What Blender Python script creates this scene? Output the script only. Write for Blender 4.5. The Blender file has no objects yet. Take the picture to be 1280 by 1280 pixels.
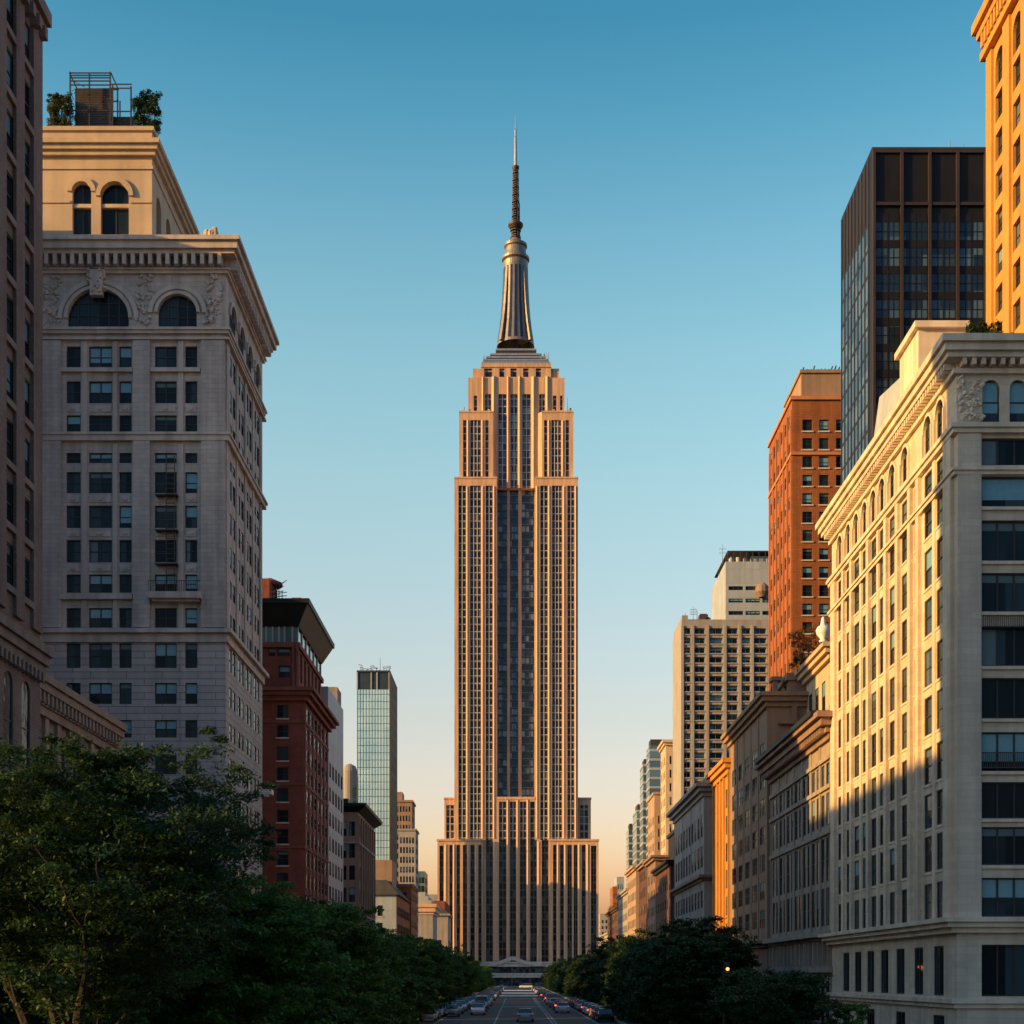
import bpy, math, random
import numpy as np
from mathutils import Vector, Matrix

R = math.radians
rnd = random.Random(7)
scene = bpy.context.scene
col = scene.collection

# ------------------------------------------------------------------ camera
F, VX, VY, EYE = 1800.0, 645.0, 1220.0, 5.0        # focal length, vanishing point (photo pixels), eye height
cam_d = bpy.data.cameras.new('camera')
cam = bpy.data.objects.new('camera', cam_d)
col.objects.link(cam)
cam.location = (0, 0, EYE)
cam.rotation_euler = (R(90), 0, 0)
cam_d.sensor_width = 36
cam_d.lens = F / 1280 * 36
cam_d.shift_x = (640 - VX) / 1280
cam_d.shift_y = (VY - 640) / 1280
cam_d.clip_end = 20000
scene.camera = cam

# ------------------------------------------------------------------ sky, sun, exposure
SUN_EL, SUN_OFF = 14.0, 19.0       # elevation; degrees the light travels away from +X towards +Y
world = bpy.data.worlds.new('World')
scene.world = world
world.use_nodes = True
wn = world.node_tree.nodes
wl = world.node_tree.links
for n in list(wn):
    wn.remove(n)
sky = wn.new('ShaderNodeTexSky')
sky.sky_type = 'NISHITA'
sky.sun_disc = False
sky.sun_elevation = R(SUN_EL)
tr = Vector((math.cos(R(SUN_OFF)) * math.cos(R(SUN_EL)), math.sin(R(SUN_OFF)) * math.cos(R(SUN_EL)), -math.sin(R(SUN_EL))))
sky.sun_rotation = math.atan2(-tr.x, -tr.y)
sky.altitude = 0
sky.air_density = 1.6
sky.dust_density = 3.2
sky.ozone_density = 3.0
bg = wn.new('ShaderNodeBackground')
bg.inputs['Strength'].default_value = 0.10
wo = wn.new('ShaderNodeOutputWorld')
# the sky's colour over height: clear teal above, peach haze along the horizon at the end of the street;
# the sky behind the camera is the plain, dimmer blue of the same evening
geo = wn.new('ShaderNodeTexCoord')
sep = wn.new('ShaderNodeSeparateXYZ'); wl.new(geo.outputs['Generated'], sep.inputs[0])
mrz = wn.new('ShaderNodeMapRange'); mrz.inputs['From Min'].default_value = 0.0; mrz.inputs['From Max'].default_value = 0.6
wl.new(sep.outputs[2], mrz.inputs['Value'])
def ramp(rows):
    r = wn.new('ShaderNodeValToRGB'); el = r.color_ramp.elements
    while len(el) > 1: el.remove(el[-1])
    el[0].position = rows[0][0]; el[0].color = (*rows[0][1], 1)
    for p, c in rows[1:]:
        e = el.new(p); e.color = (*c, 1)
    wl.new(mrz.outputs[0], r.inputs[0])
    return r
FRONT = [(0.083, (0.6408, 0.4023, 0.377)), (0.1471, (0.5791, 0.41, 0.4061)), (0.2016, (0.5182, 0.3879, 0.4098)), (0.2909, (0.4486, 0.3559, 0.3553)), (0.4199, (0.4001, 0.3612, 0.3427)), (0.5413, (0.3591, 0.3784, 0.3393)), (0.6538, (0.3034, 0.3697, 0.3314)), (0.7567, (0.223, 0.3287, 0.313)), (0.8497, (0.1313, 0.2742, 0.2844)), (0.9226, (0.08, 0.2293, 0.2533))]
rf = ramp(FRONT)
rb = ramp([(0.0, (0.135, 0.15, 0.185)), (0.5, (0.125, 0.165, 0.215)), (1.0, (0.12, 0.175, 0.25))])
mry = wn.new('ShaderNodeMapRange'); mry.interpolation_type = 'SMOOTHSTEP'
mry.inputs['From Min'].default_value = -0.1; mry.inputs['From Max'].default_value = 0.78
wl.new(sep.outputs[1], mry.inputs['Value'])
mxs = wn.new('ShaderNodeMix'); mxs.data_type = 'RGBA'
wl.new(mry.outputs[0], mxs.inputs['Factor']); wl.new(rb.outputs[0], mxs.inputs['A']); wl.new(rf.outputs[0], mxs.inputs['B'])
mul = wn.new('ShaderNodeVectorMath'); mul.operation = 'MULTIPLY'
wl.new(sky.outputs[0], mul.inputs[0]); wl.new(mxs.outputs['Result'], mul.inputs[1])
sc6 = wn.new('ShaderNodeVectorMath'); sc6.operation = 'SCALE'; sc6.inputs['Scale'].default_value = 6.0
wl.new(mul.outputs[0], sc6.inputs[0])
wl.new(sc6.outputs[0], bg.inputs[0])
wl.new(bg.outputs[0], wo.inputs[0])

sd = bpy.data.lights.new('sun', 'SUN')
sd.energy = 5.0
sd.angle = R(0.6)
sd.color = (1.0, 0.56, 0.145)
sun = bpy.data.objects.new('sun', sd)
sun.rotation_euler = tr.to_track_quat('-Z', 'Y').to_euler()
sun.location = (-200, -60, 150)
col.objects.link(sun)

scene.view_settings.view_transform = 'Standard'
scene.view_settings.look = 'None'
scene.view_settings.exposure = 0.55
scene.view_settings.gamma = 1.0

# ------------------------------------------------------------------ photo pixel helpers
def wx(x, Y): return (x - VX) * Y / F
def wz(y, Y): return EYE + (VY - y) * Y / F
def sy(x, X): return X * F / (x - VX)               # depth of photo column x on a street wall at X

# ------------------------------------------------------------------ materials
MATS = {}
def mat(name, c, rough=0.85, var=0.14, scale=0.35, bump=0.12, streak=0.18, brick=None, metallic=0.0, spec=0.3):
    m = bpy.data.materials.new(name)
    MATS[name] = m
    m.use_nodes = True
    nt = m.node_tree
    N, L = nt.nodes, nt.links
    b = N['Principled BSDF']
    b.inputs['Roughness'].default_value = rough
    b.inputs['Metallic'].default_value = metallic
    b.inputs['Specular IOR Level'].default_value = spec
    tc = N.new('ShaderNodeTexCoord')
    c4 = (*c, 1)
    src = None
    if brick:
        bw, bh, mm, ms = brick
        sx = N.new('ShaderNodeSeparateXYZ'); L.new(tc.outputs['Object'], sx.inputs[0])
        ad = N.new('ShaderNodeMath'); ad.operation = 'ADD'
        L.new(sx.outputs[0], ad.inputs[0]); L.new(sx.outputs[1], ad.inputs[1])
        cb = N.new('ShaderNodeCombineXYZ'); L.new(ad.outputs[0], cb.inputs[0]); L.new(sx.outputs[2], cb.inputs[1])
        bt = N.new('ShaderNodeTexBrick'); L.new(cb.outputs[0], bt.inputs['Vector'])
        bt.inputs['Scale'].default_value = 1.0
        bt.inputs['Brick Width'].default_value = bw
        bt.inputs['Row Height'].default_value = bh
        bt.inputs['Mortar Size'].default_value = ms
        bt.inputs['Mortar Smooth'].default_value = 0.2
        bt.inputs['Color1'].default_value = c4
        bt.inputs['Color2'].default_value = (*[v * 0.86 for v in c], 1)
        bt.inputs['Mortar'].default_value = (*[v * mm for v in c], 1)
        src = bt.outputs['Color']
        fac_out = bt.outputs['Fac']
    no = N.new('ShaderNodeTexNoise'); no.inputs['Scale'].default_value = scale; no.inputs['Detail'].default_value = 8
    no.inputs['Roughness'].default_value = 0.65
    L.new(tc.outputs['Object'], no.inputs['Vector'])
    mr = N.new('ShaderNodeMapRange')
    mr.inputs['From Min'].default_value = 0.3; mr.inputs['From Max'].default_value = 0.7
    mr.inputs['To Min'].default_value = 1 - var; mr.inputs['To Max'].default_value = 1 + var
    L.new(no.outputs['Fac'], mr.inputs['Value'])
    mp = N.new('ShaderNodeMapping'); mp.inputs['Scale'].default_value = (1.1, 1.1, 0.06)
    L.new(tc.outputs['Object'], mp.inputs[0])
    st = N.new('ShaderNodeTexNoise'); st.inputs['Scale'].default_value = 1.0; st.inputs['Detail'].default_value = 5
    L.new(mp.outputs[0], st.inputs['Vector'])
    mr2 = N.new('ShaderNodeMapRange')
    mr2.inputs['From Min'].default_value = 0.35; mr2.inputs['From Max'].default_value = 0.62
    mr2.inputs['To Min'].default_value = 1 - streak; mr2.inputs['To Max'].default_value = 1.0
    L.new(st.outputs['Fac'], mr2.inputs['Value'])
    mu = N.new('ShaderNodeMath'); mu.operation = 'MULTIPLY'
    L.new(mr.outputs[0], mu.inputs[0]); L.new(mr2.outputs[0], mu.inputs[1])
    vm = N.new('ShaderNodeVectorMath'); vm.operation = 'SCALE'
    if src: L.new(src, vm.inputs[0])
    else: vm.inputs[0].default_value = c
    L.new(mu.outputs[0], vm.inputs['Scale'])
    L.new(vm.outputs[0], b.inputs['Base Color'])
    if bump:
        n2 = N.new('ShaderNodeTexNoise'); n2.inputs['Scale'].default_value = 6; n2.inputs['Detail'].default_value = 6
        L.new(tc.outputs['Object'], n2.inputs['Vector'])
        bp = N.new('ShaderNodeBump'); bp.inputs['Strength'].default_value = bump; bp.inputs['Distance'].default_value = 0.1
        L.new(n2.outputs['Fac'], bp.inputs['Height'])
        L.new(bp.outputs[0], b.inputs['Normal'])
        if brick:
            b2 = N.new('ShaderNodeBump'); b2.inputs['Strength'].default_value = 0.5; b2.inputs['Distance'].default_value = 0.04
            b2.invert = True
            L.new(fac_out, b2.inputs['Height']); L.new(bp.outputs[0], b2.inputs['Normal'])
            L.new(b2.outputs[0], b.inputs['Normal'])
    return m

def glassmat(name, c1, c2, cw, ch, rough=0.05, metallic=0.0, spec=0.6, thr=0.62, wav=0.004):
    """window glass; each cw x ch cell picks its own tone (curtains, blinds, dark rooms, painted sky reflections)"""
    m = bpy.data.materials.new(name); MATS[name] = m
    m.use_nodes = True
    nt = m.node_tree; N, L = nt.nodes, nt.links
    b = N['Principled BSDF']
    b.inputs['Roughness'].default_value = rough
    b.inputs['Metallic'].default_value = metallic
    b.inputs['Specular IOR Level'].default_value = spec
    tc = N.new('ShaderNodeTexCoord')
    sn = N.new('ShaderNodeVectorMath'); sn.operation = 'SNAP'
    sn.inputs[1].default_value = (cw, cw, ch)
    L.new(tc.outputs['Object'], sn.inputs[0])
    oi = N.new('ShaderNodeObjectInfo')
    ad = N.new('ShaderNodeVectorMath'); ad.operation = 'ADD'
    L.new(sn.outputs[0], ad.inputs[0]); L.new(oi.outputs['Location'], ad.inputs[1])
    wnn = N.new('ShaderNodeTexWhiteNoise'); wnn.noise_dimensions = '3D'
    L.new(ad.outputs[0], wnn.inputs['Vector'])
    mr = N.new('ShaderNodeMapRange')
    mr.inputs['From Min'].default_value = thr; mr.inputs['From Max'].default_value = 1.0
    L.new(wnn.outputs['Value'], mr.inputs['Value'])
    mx = N.new('ShaderNodeMix'); mx.data_type = 'RGBA'
    mx.inputs['A'].default_value = (*c1, 1); mx.inputs['B'].default_value = (*c2, 1)
    L.new(mr.outputs[0], mx.inputs['Factor'])
    L.new(mx.outputs['Result'], b.inputs['Base Color'])
    n2 = N.new('ShaderNodeTexNoise'); n2.inputs['Scale'].default_value = 0.9; n2.inputs['Detail'].default_value = 2
    L.new(tc.outputs['Object'], n2.inputs['Vector'])
    bp = N.new('ShaderNodeBump'); bp.inputs['Strength'].default_value = 0.25; bp.inputs['Distance'].default_value = wav * 10
    L.new(n2.outputs['Fac'], bp.inputs['Height']); L.new(bp.outputs[0], b.inputs['Normal'])
    return m

def plain(name, c, rough=0.5, metallic=0.0, spec=0.5, emit=None, es=1.0):
    m = bpy.data.materials.new(name); MATS[name] = m
    m.use_nodes = True
    N, L = m.node_tree.nodes, m.node_tree.links
    b = N['Principled BSDF']
    b.inputs['Roughness'].default_value = rough; b.inputs['Metallic'].default_value = metallic
    b.inputs['Specular IOR Level'].default_value = spec
    no = N.new('ShaderNodeTexNoise'); no.inputs['Scale'].default_value = 2.5; no.inputs['Detail'].default_value = 5
    tc = N.new('ShaderNodeTexCoord'); L.new(tc.outputs['Object'], no.inputs['Vector'])
    mr = N.new('ShaderNodeMapRange'); mr.inputs['To Min'].default_value = 0.8; mr.inputs['To Max'].default_value = 1.2
    L.new(no.outputs['Fac'], mr.inputs['Value'])
    vm = N.new('ShaderNodeVectorMath'); vm.operation = 'SCALE'; vm.inputs[0].default_value = c
    L.new(mr.outputs[0], vm.inputs['Scale']); L.new(vm.outputs[0], b.inputs['Base Color'])
    if emit:
        b.inputs['Emission Color'].default_value = (*emit, 1); b.inputs['Emission Strength'].default_value = es
    return m

M = MATS
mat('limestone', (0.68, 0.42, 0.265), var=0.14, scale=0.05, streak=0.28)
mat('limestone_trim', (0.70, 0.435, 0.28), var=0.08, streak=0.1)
mat('grey_stone', (0.62, 0.525, 0.45), var=0.14, brick=(1.1, 0.42, 0.74, 0.022), streak=0.3)
mat('grey_stone_rusticated', (0.56, 0.485, 0.43), var=0.10, brick=(3.2, 0.62, 0.45, 0.035), streak=0.15)
mat('grey_stone_trim', (0.62, 0.52, 0.44), var=0.12, streak=0.28)
mat('tan_stone', (0.58, 0.43, 0.29), var=0.10, streak=0.15)
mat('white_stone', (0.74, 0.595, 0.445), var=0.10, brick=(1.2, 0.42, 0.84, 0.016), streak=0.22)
mat('white_stone_trim', (0.75, 0.605, 0.455), var=0.12, streak=0.25)
mat('brown_brick', (0.30, 0.185, 0.145), var=0.2, brick=(0.5, 0.17, 0.75, 0.02), bump=0.4, streak=0.2)
mat('brown_stone', (0.32, 0.21, 0.165), var=0.2, bump=0.4, streak=0.3)
mat('pink_stone', (0.42, 0.29, 0.21), var=0.14, streak=0.25)
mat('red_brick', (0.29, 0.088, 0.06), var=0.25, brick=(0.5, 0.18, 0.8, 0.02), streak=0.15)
mat('red_trim', (0.26, 0.10, 0.07), var=0.2, streak=0.25)
mat('shaded_brick', (0.14, 0.068, 0.05), var=0.25, brick=(0.5, 0.18, 0.8, 0.02), streak=0.3)  # red brick toned down; shadow on the far houses put into the colour
mat('orange_brick', (0.40, 0.135, 0.046), var=0.2, brick=(0.6, 0.2, 0.7, 0.025), streak=0.28)
mat('orange_trim', (0.55, 0.22, 0.09), var=0.12)
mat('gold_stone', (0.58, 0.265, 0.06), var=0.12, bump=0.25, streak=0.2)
mat('brownstone', (0.34, 0.22, 0.15), var=0.12, streak=0.2)
mat('warm_grey_stone', (0.37, 0.30, 0.245), var=0.12, streak=0.25)
mat('pale_grey_stone', (0.36, 0.32, 0.295), var=0.1, streak=0.2)
mat('concrete', (0.36, 0.325, 0.30), var=0.12, streak=0.22)
mat('pale_panel', (0.40, 0.435, 0.47), rough=0.5, var=0.06, brick=(3.0, 3.2, 0.75, 0.03), streak=0.12)
mat('dark_metal', (0.014, 0.012, 0.012), rough=0.5, var=0.2, bump=0, spec=0.25)
mat('bronze_metal', (0.055, 0.036, 0.03), rough=0.5, var=0.2, bump=0, metallic=0.3, spec=0.5)
mat('green_copper', (0.011, 0.016, 0.016), rough=0.55, var=0.25, bump=0.1)
mat('roof_felt', (0.07, 0.065, 0.06), var=0.25)
mat('zinc_roof', (0.42, 0.43, 0.42), rough=0.5, var=0.12, bump=0.05)
mat('aluminium', (0.55, 0.50, 0.44), rough=0.38, var=0.1, bump=0, metallic=0.75)
mat('mast_metal', (0.30, 0.25, 0.21), rough=0.45, var=0.15, bump=0, metallic=0.5)
mat('mullion_metal', (0.62, 0.56, 0.50), rough=0.5, var=0.1, bump=0)
mat('portico_stone', (0.62, 0.58, 0.54), var=0.1, streak=0.2)
mat('steel_dark', (0.09, 0.07, 0.055), rough=0.5, var=0.2, bump=0, metallic=0.4)
mat('window_frame', (0.05, 0.045, 0.042), rough=0.5, var=0.1, bump=0)
mat('pale_frame', (0.45, 0.42, 0.38), rough=0.5, var=0.1, bump=0)
mat('spandrel_pale', (0.16, 0.20, 0.235), rough=0.4, var=0.2, bump=0)
mat('spandrel_blue', (0.05, 0.075, 0.10), rough=0.4, var=0.2, bump=0, metallic=0.2)
mat('spandrel_metal', (0.13, 0.10, 0.085), rough=0.45, var=0.2, bump=0, metallic=0.3)
mat('asphalt', (0.036, 0.041, 0.048), rough=0.75, var=0.25, scale=0.2, bump=0.1)
mat('earth', (0.09, 0.085, 0.08), var=0.2, scale=0.05)
mat('pavement_slab', (0.12, 0.12, 0.12), var=0.12, brick=(1.5, 1.5, 0.7, 0.02))
mat('kerb_stone', (0.34, 0.33, 0.31), var=0.12)
mat('road_paint', (0.85, 0.86, 0.86), rough=0.6, var=0.15, scale=1.5, bump=0)
mat('worn_paint', (0.34, 0.35, 0.36), var=0.4, scale=1.5, bump=0)
mat('bark', (0.030, 0.024, 0.02), var=0.3, scale=2, bump=0.6)
glassmat('glass', (0.010, 0.016, 0.021), (0.045, 0.075, 0.09), 50, 50, thr=0.4, spec=0.12)  # bluish second tone stands in for sky reflected in the panes
plain('blind_reflection', (0.16, 0.33, 0.38), rough=0.2, spec=0.5)  # blinds coloured teal to paint in the sky reflected by the windows
plain('curtain', (0.10, 0.14, 0.15), rough=0.4, spec=0.5)
glassmat('tower_glass', (0.012, 0.014, 0.019), (0.16, 0.15, 0.14), 1.7, 3.72, thr=0.6, rough=0.12, spec=0.4)
glassmat('base_glass', (0.010, 0.014, 0.022), (0.09, 0.10, 0.12), 1.7, 3.72, thr=0.6, rough=0.12, spec=0.4)  # darker, bluer tower glass; shade of the base put into the colour
glassmat('tower_glass_blue', (0.010, 0.024, 0.042), (0.22, 0.33, 0.38), 2.2, 3.72, thr=0.5, rough=0.10, spec=0.6)
glassmat('curtain_wall', (0.50, 0.78, 0.92), (0.66, 0.93, 1.0), 1.6, 3.4, thr=0.1, rough=0.22, metallic=0.25, spec=0.5)  # pale blue base colour stands in for the sky this glass mirrors
glassmat('blue_curtain_wall', (0.10, 0.17, 0.22), (0.22, 0.33, 0.38), 4, 3.6, thr=0.2, rough=0.12, metallic=0.5, spec=0.5)
glassmat('dark_curtain_wall', (0.012, 0.022, 0.034), (0.075, 0.125, 0.17), 1.6, 1.7, thr=0.3, rough=0.08, spec=0.5)
glassmat('teal_glazing', (0.03, 0.10, 0.10), (0.12, 0.26, 0.25), 1.4, 3.0, thr=0.2, rough=0.1)
plain('white_paint', (0.78, 0.78, 0.76), rough=0.5)
plain('tyre', (0.02, 0.02, 0.02), rough=0.8)
plain('car_glass', (0.015, 0.02, 0.025), rough=0.05, spec=0.8)
plain('tail_lamp', (0.4, 0.02, 0.01), rough=0.3, emit=(1.0, 0.10, 0.03), es=3.0)
plain('tail_lamp_off', (0.35, 0.03, 0.02), rough=0.3)
plain('head_lamp', (0.7, 0.7, 0.7), rough=0.2)
plain('signal_amber', (0.8, 0.25, 0.05), rough=0.3, emit=(1.0, 0.26, 0.05), es=4.0)
plain('signal_red', (0.8, 0.05, 0.02), rough=0.3, emit=(1.0, 0.08, 0.03), es=4.0)
plain('signal_off', (0.03, 0.03, 0.03), rough=0.4)
for nm, c in dict(car_white=(0.72, 0.73, 0.74), car_silver=(0.42, 0.44, 0.46), car_black=(0.02, 0.02, 0.022), car_blue=(0.06, 0.12, 0.20),
                  car_grey=(0.16, 0.17, 0.18), car_red=(0.25, 0.03, 0.025)).items():
    plain(nm, c, rough=0.25, spec=0.6)

def leafmat(name, c, c2):
    m = bpy.data.materials.new(name); MATS[name] = m
    m.use_nodes = True
    N, L = m.node_tree.nodes, m.node_tree.links
    b = N['Principled BSDF']
    b.inputs['Roughness'].default_value = 0.55
    b.inputs['Specular IOR Level'].default_value = 0.25
    tc = N.new('ShaderNodeTexCoord')
    no = N.new('ShaderNodeTexNoise'); no.inputs['Scale'].default_value = 0.7; no.inputs['Detail'].default_value = 6
    L.new(tc.outputs['Object'], no.inputs['Vector'])
    mr = N.new('ShaderNodeMapRange'); mr.inputs['From Min'].default_value = 0.35; mr.inputs['From Max'].default_value = 0.65
    L.new(no.outputs['Fac'], mr.inputs['Value'])
    mx = N.new('ShaderNodeMix'); mx.data_type = 'RGBA'
    mx.inputs['A'].default_value = (*c, 1); mx.inputs['B'].default_value = (*c2, 1)
    L.new(mr.outputs[0], mx.inputs['Factor'])
    L.new(mx.outputs['Result'], b.inputs['Base Color'])
    tl = N.new('ShaderNodeBsdfTranslucent'); L.new(mx.outputs['Result'], tl.inputs['Color'])
    ms = N.new('ShaderNodeMixShader'); ms.inputs[0].default_value = 0.3
    L.new(b.outputs[0], ms.inputs[1]); L.new(tl.outputs[0], ms.inputs[2])
    L.new(ms.outputs[0], N['Material Output'].inputs[0])
    return m
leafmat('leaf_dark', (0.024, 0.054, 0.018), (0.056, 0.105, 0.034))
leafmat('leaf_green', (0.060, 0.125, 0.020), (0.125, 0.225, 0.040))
leafmat('leaf_roof', (0.05, 0.08, 0.02), (0.12, 0.14, 0.04))
leafmat('leaf_rust', (0.14, 0.07, 0.03), (0.26, 0.13, 0.06))

# ------------------------------------------------------------------ mesh helpers
class MB:
    def __init__(s): s.v, s.f, s.m = [], [], []
    def poly(s, pts, m=0):
        n = len(s.v); s.v += [tuple(p) for p in pts]; s.f.append(tuple(range(n, n + len(pts)))); s.m.append(m)
    def hexa(s, p, m=0):                             # p: 4 bottom + 4 top points
        n = len(s.v); s.v += [tuple(q) for q in p]
        for f in ((3, 2, 1, 0), (4, 5, 6, 7), (0, 1, 5, 4), (1, 2, 6, 5), (2, 3, 7, 6), (3, 0, 4, 7)):
            s.f.append(tuple(n + i for i in f)); s.m.append(m)
    def box(s, x0, x1, y0, y1, z0, z1, m=0):
        s.hexa([(x0, y0, z0), (x1, y0, z0), (x1, y1, z0), (x0, y1, z0), (x0, y0, z1), (x1, y0, z1), (x1, y1, z1), (x0, y1, z1)], m)
    def fbox(s, fa, a0, a1, b0, b1, d0, d1, m=0):    # box on a facade: along, up, outward
        P = fa.P
        s.hexa([P(a0, b0, d1), P(a1, b0, d1), P(a1, b0, d0), P(a0, b0, d0), P(a0, b1, d1), P(a1, b1, d1), P(a1, b1, d0), P(a0, b1, d0)], m)
    def tube(s, p0, p1, r0, r1=None, n=6, m=0):
        r1 = r0 if r1 is None else r1
        p0, p1 = Vector(p0), Vector(p1)
        d = (p1 - p0)
        if d.length < 1e-6: return
        q = d.to_track_quat('Z', 'Y')
        b = len(s.v)
        for p, r in ((p0, r0), (p1, r1)):
            for i in range(n):
                a = 2 * math.pi * i / n
                s.v.append(tuple(p + q @ Vector((math.cos(a) * r, math.sin(a) * r, 0))))
        for i in range(n):
            j = (i + 1) % n
            s.f.append((b + i, b + j, b + n + j, b + n + i)); s.m.append(m)
        s.f.append(tuple(b + n + i for i in range(n))); s.m.append(m)
        s.f.append(tuple(b + n - 1 - i for i in range(n))); s.m.append(m)
    def lathe(s, cx, cy, prof, n=24, m=0):
        b = len(s.v)
        for r, z in prof:
            for i in range(n):
                a = 2 * math.pi * (i + 0.5) / n
                s.v.append((cx + math.cos(a) * r, cy + math.sin(a) * r, z))
        for k in range(len(prof) - 1):
            for i in range(n):
                j = (i + 1) % n
                s.f.append((b + k * n + i, b + k * n + j, b + (k + 1) * n + j, b + (k + 1) * n + i)); s.m.append(m)
        s.f.append(tuple(b + (len(prof) - 1) * n + i for i in range(n))); s.m.append(m)
    def add(s, o, T, mm):                            # append another MB through matrix T, materials remapped by mm
        n = len(s.v)
        s.v += [tuple(T @ Vector(p)) for p in o.v]
        s.f += [tuple(n + i for i in f) for f in o.f]
        s.m += [mm[i] for i in o.m]
    def mesh(s, name, mats):
        me = bpy.data.meshes.new(name)
        me.from_pydata(s.v, [], s.f)
        for m in mats: me.materials.append(M[m])
        me.polygons.foreach_set('material_index', s.m)
        me.update()
        return me
    def build(s, name, mats, parent=None, smooth=False, loc=None):
        if isinstance(mats, str): mats = [mats]
        me = s.mesh(name, mats)
        if smooth: me.polygons.foreach_set('use_smooth', [True] * len(me.polygons))
        return link(name, me, parent, loc)

def link(name, me, parent=None, loc=None, rot=None):
    o = bpy.data.objects.new(name, me); col.objects.link(o)
    if parent: o.parent = parent
    if loc is not None: o.location = loc
    if rot is not None: o.rotation_euler = rot
    return o

def thing(name, label, cat, loc, group=None, rot=0.0):
    o = bpy.data.objects.new(name, None); col.objects.link(o)
    o.location = loc; o.rotation_euler = (0, 0, rot); o.empty_display_size = 0.5
    o['label'] = label; o['category'] = cat
    if group: o['group'] = group
    return o
def tag(o, label, cat, group=None):
    o['label'] = label; o['category'] = cat
    if group: o['group'] = group
    return o
def struct(o):
    o['kind'] = 'structure'; return o

class Fac:
    """a wall plane in a building's own space: a runs along it, b up, d outward"""
    def __init__(s, ox, oy, deg):
        s.o = (ox, oy); s.rot = R(deg)
        s.u = (math.cos(s.rot), math.sin(s.rot)); s.n = (math.sin(s.rot), -math.cos(s.rot))
    def P(s, a, b, d=0.0):
        return (s.o[0] + s.u[0] * a + s.n[0] * d, s.o[1] + s.u[1] * a + s.n[1] * d, b)

def wall(mb, fa, a0, a1, z0, z1, ops, rec=0.35, m=0, d=0.0):
    """wall sheet with real openings and their reveals; op = (a0, a1, b0, b1, arched)"""
    ops = [o for o in ops if o[0] >= a0 - 1e-6 and o[1] <= a1 + 1e-6 and o[2] >= z0 - 1e-6 and o[3] <= z1 + 1e-6]
    us = sorted({round(v, 4) for o in ops for v in o[:2]} | {round(a0, 4), round(a1, 4)})
    vs = sorted({round(v, 4) for o in ops for v in o[2:4]} | {round(z0, 4), round(z1, 4)})
    P = fa.P
    for i in range(len(us) - 1):
        uc = (us[i] + us[i + 1]) / 2
        colops = [o for o in ops if o[0] < uc < o[1]]
        k = 0
        while k < len(vs) - 1:
            vc = (vs[k] + vs[k + 1]) / 2
            if any(o[2] < vc < o[3] for o in colops):
                k += 1; continue
            k2 = k
            while k2 + 1 < len(vs) - 1 and not any(o[2] < (vs[k2 + 1] + vs[k2 + 2]) / 2 < o[3] for o in colops):
                k2 += 1
            mb.poly([P(us[i], vs[k], d), P(us[i + 1], vs[k], d), P(us[i + 1], vs[k2 + 1], d), P(us[i], vs[k2 + 1], d)], m)
            k = k2 + 1
    for o in ops:
        p, q, b, t = o[:4]
        arch = len(o) > 4 and o[4]
        r = d - rec
        mb.poly([P(p, b, d), P(q, b, d), P(q, b, r), P(p, b, r)], m)
        if not arch:
            mb.poly([P(p, t, r), P(q, t, r), P(q, t, d), P(p, t, d)], m)
            mb.poly([P(p, b, r), P(p, t, r), P(p, t, d), P(p, b, d)], m)
            mb.poly([P(q, b, d), P(q, t, d), P(q, t, r), P(q, b, r)], m)
        else:
            hw = (q - p) / 2; rise = min(hw, arch if arch is not True else hw); s0 = t - rise
            mb.poly([P(p, b, r), P(p, s0, r), P(p, s0, d), P(p, b, d)], m)
            mb.poly([P(q, b, d), P(q, s0, d), P(q, s0, r), P(q, b, r)], m)
            n = 14
            pts = [((p + q) / 2 - hw * math.cos(math.pi * i / n), s0 + rise * math.sin(math.pi * i / n)) for i in range(n + 1)]
            for i in range(n):
                (x0, y0), (x1, y1) = pts[i], pts[i + 1]
                mb.poly([P(x0, y0, r), P(x1, y1, r), P(x1, y1, d), P(x0, y0, d)], m)
                mb.poly([P(x0, y0, d), P(x1, y1, d), P(x1, t, d), P(x0, t, d)], m)

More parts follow.
